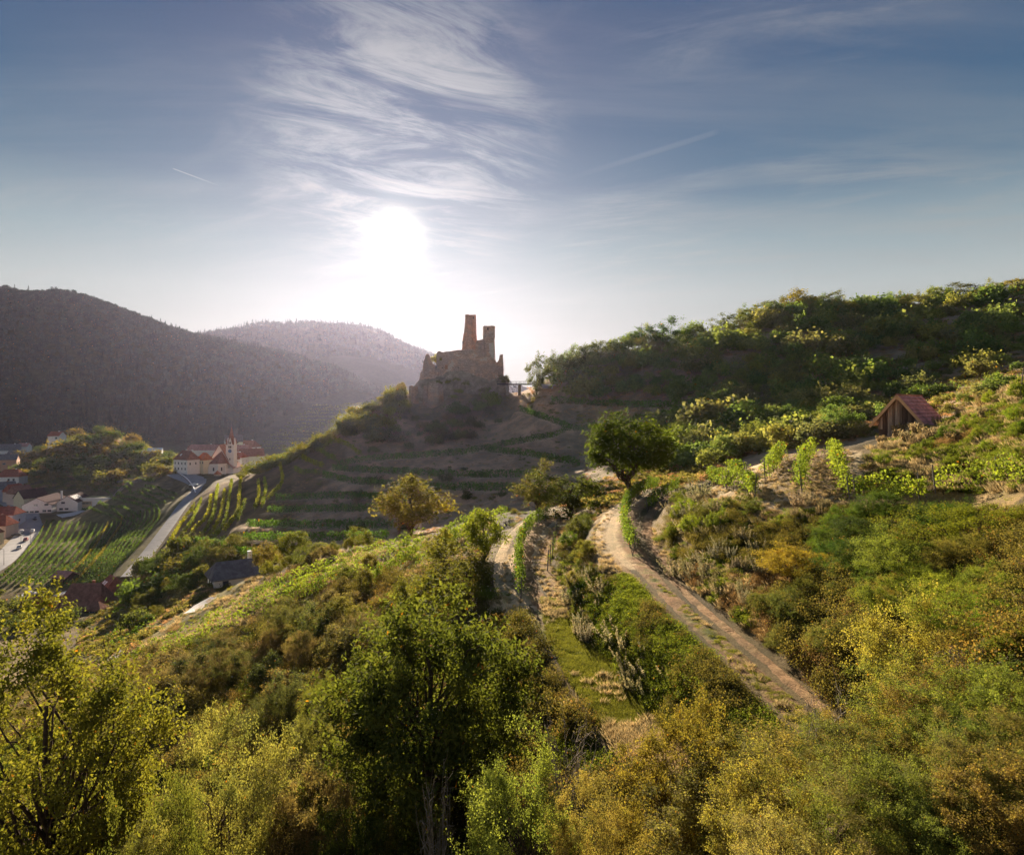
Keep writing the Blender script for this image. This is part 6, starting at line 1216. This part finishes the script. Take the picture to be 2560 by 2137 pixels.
house(gp(480, 148, 1203), 9.4, 7.0, 3.0, 2.6, R(34), W_WHT, T_GRY, .3, [('l', -1.2, 1.7, 1.1, 1.3), ('l', 1.4, 1.7, 1.1, 1.3), ('f', -2.4, 1.7, 1.1, 1.3)], [(3.4, .6, 7.2)], .6, 'white house with dark slate roof and white chimney half hidden by trees', 'slope_house', 'house', base=5)
CONC = solid('pale_concrete', (.55, .51, .47), .9, .12, .6)
ribbon('driveway', [pick(398, 1256, 100, 170), pick(418, 1240, 100, 180), pick(440, 1226, 100, 180)], 1.7, CONC, .06, 5, 1.0, label='pale concrete driveway below the white house')
ribbon('farm_lane', [pick(236, 1352, 80, 140), pick(252, 1340, 80, 150), pick(268, 1328, 85, 160)], 1.3, CONC, .06, 5, 1.0, label='short light lane at the foot of the left slope')
ribbon('winery_yard', [P(120, 1056, 382), P(150, 1052, 388), P(185, 1042, 398)], 5.5, CONC, .15, 7, 2, label='pale yard in front of the winery')
ribbon('vineyard_yard', [P(40, 1228, 243), P(110, 1224, 246), P(150, 1216, 250)], 2.6, CONC, .15, 5, 2, label='pale yard beside the low red roof')
# parapet and retaining wall along the lane below the church
def lane_wall():
    q = resample(np.array([P(358, 968, 436), P(378, 978, 412), P(395, 996, 384), P(401, 1012, 366)]), 2.0); g = hz(q[:, 0], q[:, 1]); m = MB(); c = MB()
    for k in range(len(q) - 1):
        a, b = q[k].copy(), q[k + 1].copy(); a[2], b[2] = g[k], g[k + 1]
        for mm, z0, z1, w in ((m, -5.5, .75, .5), (c, .752, .95, .62)): 
            t = unit(b - a); s = np.array((t[1], -t[0], 0)) * w / 2; mm.add([a - s + (0, 0, z0), a + s + (0, 0, z0), b + s + (0, 0, z0), b - s + (0, 0, z0), a - s + (0, 0, z1), a + s + (0, 0, z1), b + s + (0, 0, z1), b - s + (0, 0, z1)], [(3, 2, 1, 0), (4, 5, 6, 7), (0, 1, 5, 4), (1, 2, 6, 5), (2, 3, 7, 6), (3, 0, 4, 7)])
    e = link('lane_wall', None, None, (0, 0, 0), 'stone retaining wall with white capping along the lane below the rectory', 'wall'); m.obj('wall', GREYSTONE, e); c.obj('capping', WHITE, e)
    q = resample(np.array([P(346, 966, 440), P(330, 962, 452), P(318, 963, 460)]), 4.0); m = MB()
    for k in range(len(q) - 1): beam_between(m, q[k] + (0, 0, 1), q[k + 1] + (0, 0, 1), .5, 2.4)
    m.obj('garden_wall', W_WHT, None, label='white garden wall with gate left of the rectory', cat='wall')
lane_wall()
for i, (pts, lb) in enumerate([([(300, 985, 430), (250, 1000, 420), (215, 1008, 412)], 'lower dry stone terrace wall below the knoll'), ([(330, 978, 440), (290, 984, 442), (240, 992, 440)], 'upper dry stone terrace wall below the knoll'), ([(215, 1030, 402), (190, 1022, 408), (176, 1010, 420)], 'sloping rubble wall beside the winery annex')]):
    m = MB(); q = resample(np.array([P(*p) for p in pts]), 4.0); q[:, 2] = hz(q[:, 0], q[:, 1])
    for k in range(len(q) - 1): beam_between(m, q[k] + (0, 0, .2), q[k + 1] + (0, 0, .2), .7, 3.2)
    m.obj('terrace_wall', GREYSTONE, None, label=lb, cat='wall')
# vehicles
def car_proto():
    prof = [(-2.1, .35), (-2.12, .75), (-1.95, .95), (-1.1, 1.0), (-.55, 1.42), (.9, 1.46), (1.75, 1.02), (2.05, .95), (2.12, .6), (2.08, .35)]; n = len(prof)
    v = [(x, -.85 if z < 1.05 else -.68, z) for x, z in prof] + [(x, .85 if z < 1.05 else .68, z) for x, z in prof]
    body = MB().add(v, [tuple(range(n - 1, -1, -1)), tuple(range(n, 2 * n))] + [(i, (i + 1) % n, n + (i + 1) % n, n + i) for i in range(n)])
    gl = MB()
    for s in (-1, 1): gl.add([(-.95, s * .80, 1.04), (1.5, s * .80, 1.08), (.85, s * .705, 1.38), (-.5, s * .705, 1.36)], [(0, 1, 2, 3) if s < 0 else (3, 2, 1, 0)])
    gl.add([(-1.08, -.7, 1.03), (-1.08, .7, 1.03), (-.6, .6, 1.40), (-.6, -.6, 1.40)], [(0, 3, 2, 1)]).add([(1.72, -.7, 1.07), (1.72, .7, 1.07), (.98, .6, 1.44), (.98, -.6, 1.44)], [(0, 1, 2, 3)])
    wh = Tubes(); wh.tube([(0, -.12, 0), (0, .12, 0)], .32, .32, 12); return body, gl, wh.mesh('wheel', [solid('tyre', (.02, .02, .02), .9, .1)])
CB, CG, CW = car_proto()
HEAD = solid('headlight_glass', (.7, .7, .65), .2, .05)
def car(u, d, v, rot, col, nm, label, s=1.0, lane=0):
    p = gp(u, d)
    if lane:
        q = resample(np.array(ROAD_VILLAGE), 2); k = int(np.argmin(np.abs(q[:30 * len(q) // 40, 1] - d))); t = unit(q[k + 1] - q[k]); rot = math.atan2(t[1], t[0]); p = (q[k][0] + t[1] * lane, q[k][1] - t[0] * lane, float(hz(q[k][0] + t[1] * lane, q[k][1] - t[0] * lane)[0]))
    e = link('car', None, None, (p[0], p[1], p[2] + (.26 if lane else .14)), label, 'car', 'cars in the village'); e.rotation_euler = (0, 0, rot); e.scale = (s, s, s)
    CB.obj('body', solid(nm, col, .3, .05, 1, 0, .5), e); CG.obj('windows', GLASS, e)
    for x in (-1.3, 1.3):
        for y in (-.78, .78): link('wheel', CW, e, (x, y, .32))
    for y in (-.6, .6): MB().box(-2.16, -2.08, y - .16, y + .16, .68, .84).obj('headlight', HEAD, e)
def road_dir(u, d):
    q = resample(np.array(ROAD_VILLAGE), 4); k = int(np.argmin(np.hypot(q[:, 0] - (u - U0) / FPX * d, q[:, 1] - d))); t = q[min(k + 1, len(q) - 1)] - q[max(k - 1, 0)]; return math.atan2(t[1], t[0])
car(70, 373, 1053, road_dir(70, 373) + .1, (.05, .07, .12), 'blue_paint', 'dark blue car at the bend of the village road nearest the winery', 1.0, 2.2)
car(76, 352, 1068, road_dir(76, 352), (.75, .74, .72), 'white_paint_car', 'white car second in line on the village road', 1.0, 2.2)
car(69, 334, 1086, road_dir(69, 334), (.35, .05, .05), 'red_paint', 'red car third in line on the village road', 1.0, 2.2)
car(58, 316, 1103, road_dir(58, 316), (.6, .58, .57), 'silver_paint', 'silver car nearest of the line on the village road', 1.0, 2.2)
car(44, 352, 1072, road_dir(50, 350), (.75, .74, .72), 'white_paint_car', 'white car parked beside the blue grey house')
car(34, 345, 1080, R(20), (.03, .03, .04), 'black_paint', 'black car parked under the blue grey wall')
car(397, 386, 997, R(10), (.78, .77, .75), 'white_paint_car', 'white car parked on the lane below the church', 1.1)
car(48, 485, 984, R(15), (.75, .74, .72), 'white_paint_car', 'white car parked beside the house with red hip roof')
car(42, 246, 1224, R(12), (.78, .77, .75), 'white_paint_car', 'front white car parked beside the low red roof')
car(60, 249, 1221, R(12), (.7, .7, .7), 'silver_paint', 'rear silver car parked beside the low red roof')
def lamp(u, d, label):
    p = gp(u, d); e = link('street_lamp', None, None, p, label, 'street lamp', 'street lamps along the village road'); t = Tubes(); t.tube([(0, 0, -.5), (0, 0, 6.6)], .1, .07, 6); link('pole', t.mesh('pole', [STEEL]), e)
    t = Tubes(); t.tube([(0, 0, 6.6), (-.5, 0, 6.85), (-1.2, 0, 6.8)], .06, .05, 5); link('arm', t.mesh('arm', [STEEL]), e); MB().box(-1.6, -1.0, -.16, .16, 6.68, 6.82).obj('lamp_head', STEEL, e)
lamp(43, 316, 'street lamp in the middle of the roadside row'); lamp(8, 286, 'street lamp nearest the left edge'); lamp(62, 333, 'street lamp farthest along the roadside row')
# glasshouse roofs and the pale roof on the hill
for (u, v, d, w, l, lb) in [(303, 930, 505, 8, 6, 'left white glasshouse roof beside the knoll'), (316, 926, 512, 11, 7, 'right larger white glasshouse roof beside the knoll')]:
    g = gp(u, d, v); e = link('glasshouse', None, None, g, lb, 'glasshouse'); e.rotation_euler = (0, 0, R(20)); MB().box(-w / 2, w / 2, -l / 2, l / 2, -4, .4).obj('wall', W_WHT, e); MB().add([(-w / 2, -l / 2 - .3, .403), (w / 2, -l / 2 - .3, .403), (w / 2, l / 2, 2.6), (-w / 2, l / 2, 2.6), (-w / 2, l / 2, .403), (w / 2, l / 2, .403)], [(0, 1, 2, 3), (0, 3, 4), (1, 5, 2), (2, 5, 4, 3), (0, 4, 5, 1)]).obj('roof', solid('white_sheet', (.85, .84, .82), .4, .04), e)
g = gp(483, 760, 907); e = link('long_roof_hall', None, None, g, 'long pale metal roof on the slope right of the church spire', 'building'); MB().box(-5.6, 5.6, -1.5, 1.5, -5, 1).obj('wall', W_WHT, e); MB().box(-6, 6, -2, 2, 1.003, 1.8).obj('roof', MATS['white_sheet'], e)  # the roof's reflection is put into its white base colour
# skyline sheds and the summit cross
for (u, d, v, w, l, h, m, lb) in [(1783, 316, 628, 4, 3, 2.6, W_PNK, 'small pink shed at the left of the skyline sheds'), (1800, 316, 626, 4.4, 3, 3.0, solid('grey_shed', (.3, .28, .28), .8), 'grey shed in the middle of the skyline sheds'), (1821, 316, 624, 5.6, 3.2, 3.6, solid('green_metal', (.13, .19, .17), .5), 'dark green metal shed at the right of the skyline sheds')]:
    z = at(u, d)[2]; e = link('hilltop_shed', None, None, ((u - U0) / FPX * d, d, z - .3), lb, 'shed', 'sheds on the skyline'); MB().box(-w / 2, w / 2, -l / 2, l / 2, -1, h).obj('wall', m, e); MB().box(-w / 2 - .2, w / 2 + .2, -l / 2 - .2, l / 2 + .2, h + .003, h + .2).obj('roof', T_GRY, e); MB().box(-.5, .4, -l / 2 - .05, -l / 2 - .003, 0, 2).obj('door', W_TIM, e)
z = at(1316, 308); e = link('summit_mast', None, None, tuple(z), 'thin mast with a crossbar on the skyline beside the dark broad tree', 'mast'); t = Tubes(); t.tube([(0, 0, -1), (0, 0, Z(662, 308) - z[2])], .13, .08, 6); link('pole', t.mesh('pole', [STEEL]), e)
t = Tubes(); t.tube([(-2.6, 0, Z(673, 308) - z[2]), (2.4, 0, Z(673, 308) - z[2])], .08, .08, 5); link('crossbar', t.mesh('crossbar', [STEEL]), e)
# hunting stand on the ridge tree
g = at(829, 126); e = link('hunting_stand', None, None, tuple(g), 'small dark hunting stand on legs beside the solitary ridge tree', 'stand')
for x in (-.8, .8):
    for y in (-.6, .6): beam_between(MB(), (x * 1.2, y * 1.2, -.4), (x, y, 3.2), .12, .12).obj('leg', W_TIM, e)
MB().box(-1, 1, -.8, .8, 3.2, 4.6).obj('cabin', W_TIM, e); MB().box(-1.15, 1.15, -.95, .95, 4.603, 4.75).obj('roof', T_DRK, e)
# the wooden hut
def hut():
    d0 = 68.0; x0 = (1840 - U0) / FPX * d0; ax = unit(np.array((5.5, 5.2, 0))); e = link('vineyard_hut', None, None, (x0, d0, 0), 'dark wooden hut with red tiled gable roof on the right slope', 'hut'); e.rotation_euler = (0, 0, math.atan2(ax[1], ax[0]) - R(90))
    # local: y runs along the ridge away from the front gable, x to the right
    zp, ze, hw, Ln, zb = 1.37, -1.66, 2.5, 7.6, -4.2; wx = hw - .55; zw = zp - (zp - ze) * wx / hw
    plank = [solid('old_plank_%d' % i, c, .9, .35, 2.5, .25, .05, 0, (3, 3, .25)) for i, c in enumerate(((.20, .14, .11), (.30, .22, .18), (.12, .08, .065), (.38, .30, .25)))]
    r = np.random.default_rng(3); n = 17; w = 2 * wx / n
    MB().add([(-wx + .05, .62, zb), (wx - .05, .62, zb), (wx - .05, .62, zw - .05), (0, .62, zp - .12), (-wx + .05, .62, zw - .05), (-wx + .05, Ln - .5, zb), (wx - .05, Ln - .5, zb), (wx - .05, Ln - .5, zw - .05), (0, Ln - .5, zp - .12), (-wx + .05, Ln - .5, zw - .05)], [(0, 1, 2, 3, 4), (9, 8, 7, 6, 5), (0, 5, 6, 1), (1, 6, 7, 2), (4, 9, 5, 0)]).obj('wall', plank[2], e)
    for i in range(n):
        a = -wx + i * w; b = a + w - .025; pr = r.uniform(0, .05); za, zb_ = zp - .14 - (zp - ze) * abs(a) / hw, zp - .14 - (zp - ze) * abs(b) / hw; lo = -2.0 if r.random() < .25 else zb + r.uniform(0, .3)
        MB().add([(a, .5 - pr, lo), (b, .5 - pr, lo), (b, .5 - pr, zb_), (a, .5 - pr, za), (a, .6, lo), (b, .6, lo), (b, .6, zb_), (a, .6, za)], [(0, 1, 2, 3), (7, 6, 5, 4), (0, 4, 5, 1), (1, 5, 6, 2), (2, 6, 7, 3), (3, 7, 4, 0)]).obj('plank', plank[r.integers(4)], e)
    for i in range(12):
        a = .7 + i * .56; MB().box(wx - .02, wx + .05 + r.uniform(0, .03), a, a + .53, zb, zw - .1).obj('plank', plank[r.integers(4)], e)
    TL = tile_mat('hut_tile', (.76, .38, .35), .8); orange = solid('varnished_board', (.72, .40, .21), .6, .15, 3, 0, .3, 0, (1, 1, 1))
    sl = np.array((hw, 0, ze - zp)); L_r = np.linalg.norm(sl); k = 10
    for s in (-1, 1):
        rf = link('roof_slope', None, e); nx = np.array((s * (zp - ze), 0, hw)) / L_r; dn = np.array((s * hw, 0, ze - zp)) / L_r; rid = np.array((0, 0, zp))
        m = MB(); a, b = rid, rid + dn * (L_r); m.add([a, a + (0, Ln, 0), b + (0, Ln, 0), b, a + nx * .07, a + (0, Ln, 0) + nx * .07, b + (0, Ln, 0) + nx * .07, b + nx * .07], [(0, 1, 2, 3), (7, 6, 5, 4), (0, 4, 5, 1), (1, 5, 6, 2), (2, 6, 7, 3), (3, 7, 4, 0)] if s < 0 else [(3, 2, 1, 0), (4, 5, 6, 7), (1, 5, 4, 0), (2, 6, 5, 1), (3, 7, 6, 2), (0, 4, 7, 3)]).obj('boarding', orange, rf)
        for i in range(k):
            a = rid + dn * (L_r / k * i - (.03 if i else 0)) + nx * .085; b = rid + dn * (L_r / k * (i + 1)) + nx * .15; y0, y1 = -.02, Ln + .02
            if i == k - 1: b = b + dn * .08
            m = MB().add([a + (0, y0, 0), a + (0, y1, 0), b + (0, y1, 0), b + (0, y0, 0), a - nx * .01 + (0, y0, 0), a - nx * .01 + (0, y1, 0), b - nx * .062 + (0, y1, 0), b - nx * .062 + (0, y0, 0)], [(0, 1, 2, 3), (7, 6, 5, 4), (3, 2, 6, 7), (0, 4, 5, 1), (0, 3, 7, 4), (1, 5, 6, 2)]); m.obj('tile_course', TL, rf)
        m = MB(); a, b = rid - nx * .02 + (0, -.14, 0), rid + dn * (L_r + .1) - nx * .02 + (0, -.14, 0); beam_between(m, a, b, .07, .26).obj('barge_board', orange, e)
    MB().prism([(-.12, -.1), (.12, -.1), (.12, Ln + .1), (-.12, Ln + .1)], zp + .09, zp + .2).obj('ridge_cap', T_PNK, e)
    for x, z in ((0, zp - .32), (-hw + .55, ze + .28), (hw - .55, ze + .28)): MB().box(x - .09, x + .09, -.02, .8, z - .1, z + .1).obj('purlin', orange, e)
    MB().box(.75, 2.1, .1, .25, zb, -1.62).obj('white_panel', WHITE, e)
hut()
# leaning signpost pole at the right edge
g = at(2090, 52); t = Tubes(); t.tube([tuple(g + (0, 0, -.3)), tuple(g + (.35, 0, 2.4))], .05, .04, 6); link('leaning_pole', t.mesh('leaning_pole', [POSTM]), label='leaning grey pole at the right edge above the bright bushes', cat='pole')
# rocks on the banks
STONE = solid('bank_stone', (.28, .235, .2), .95, .35, 3, .5)
def rock_mesh(seed):
    r = np.random.default_rng(seed); v = unit(r.normal(size=(26, 3))) * r.uniform(.75, 1, (26, 1)) * np.array((1, .7, .55)); import bmesh
    bm = bmesh.new(); [bm.verts.new(p) for p in v]; bmesh.ops.convex_hull(bm, input=bm.verts); me = bpy.data.meshes.new('stone'); bm.to_mesh(me); bm.free(); me.materials.append(STONE); return me
RK = [rock_mesh(i) for i in range(4)]
for poly, n, lb in (([(1600, 1075), (1640, 1050), (1720, 1065), (1700, 1100), (1620, 1110)], 26, 'flat grey stone of the crumbling bank under the top terrace'), ([(1590, 1230), (1640, 1210), (1720, 1260), (1760, 1340), (1690, 1330)], 26, 'grey stone of the old wall beside the upper path'), ([(1100, 1330), (1120, 1310), (1140, 1350)], 3, 'grey stone beside the lower path')):
    for p in spread_points(n, poly, (22, 60)):
        s = rng.uniform(.12, .38); o = link('stone', RK[rng.integers(4)], None, tuple(p + (0, 0, .02)), lb, 'stone', lb.replace('stone', 'stones')); o.scale = (s * 1.4, s, s * .8); o.rotation_euler = (rng.normal() * .2, rng.normal() * .2, rng.uniform(0, 6))

# look-alikes of one group that share a label: tell them apart by their order from left to right
NUMW = ['two', 'three', 'four', 'five', 'six', 'seven', 'eight', 'nine', 'ten']
byl = {}
for o in list(scene.objects):
    if o.parent is None and o.get('label') and o.get('category'): byl.setdefault(o['label'], []).append(o)
for lb, os_ in byl.items():
    n = len(os_)
    if 2 <= n <= 10 and len(lb.split()) <= 11:
        os_.sort(key=lambda o: o.location.x / max(o.location.y, 1))
        for i, o in enumerate(os_): o['label'] = lb + (', leftmost of ' if i == 0 else (', rightmost of ' if i == n - 1 else ', %s from left of ' % ORD[i])) + NUMW[n - 2]
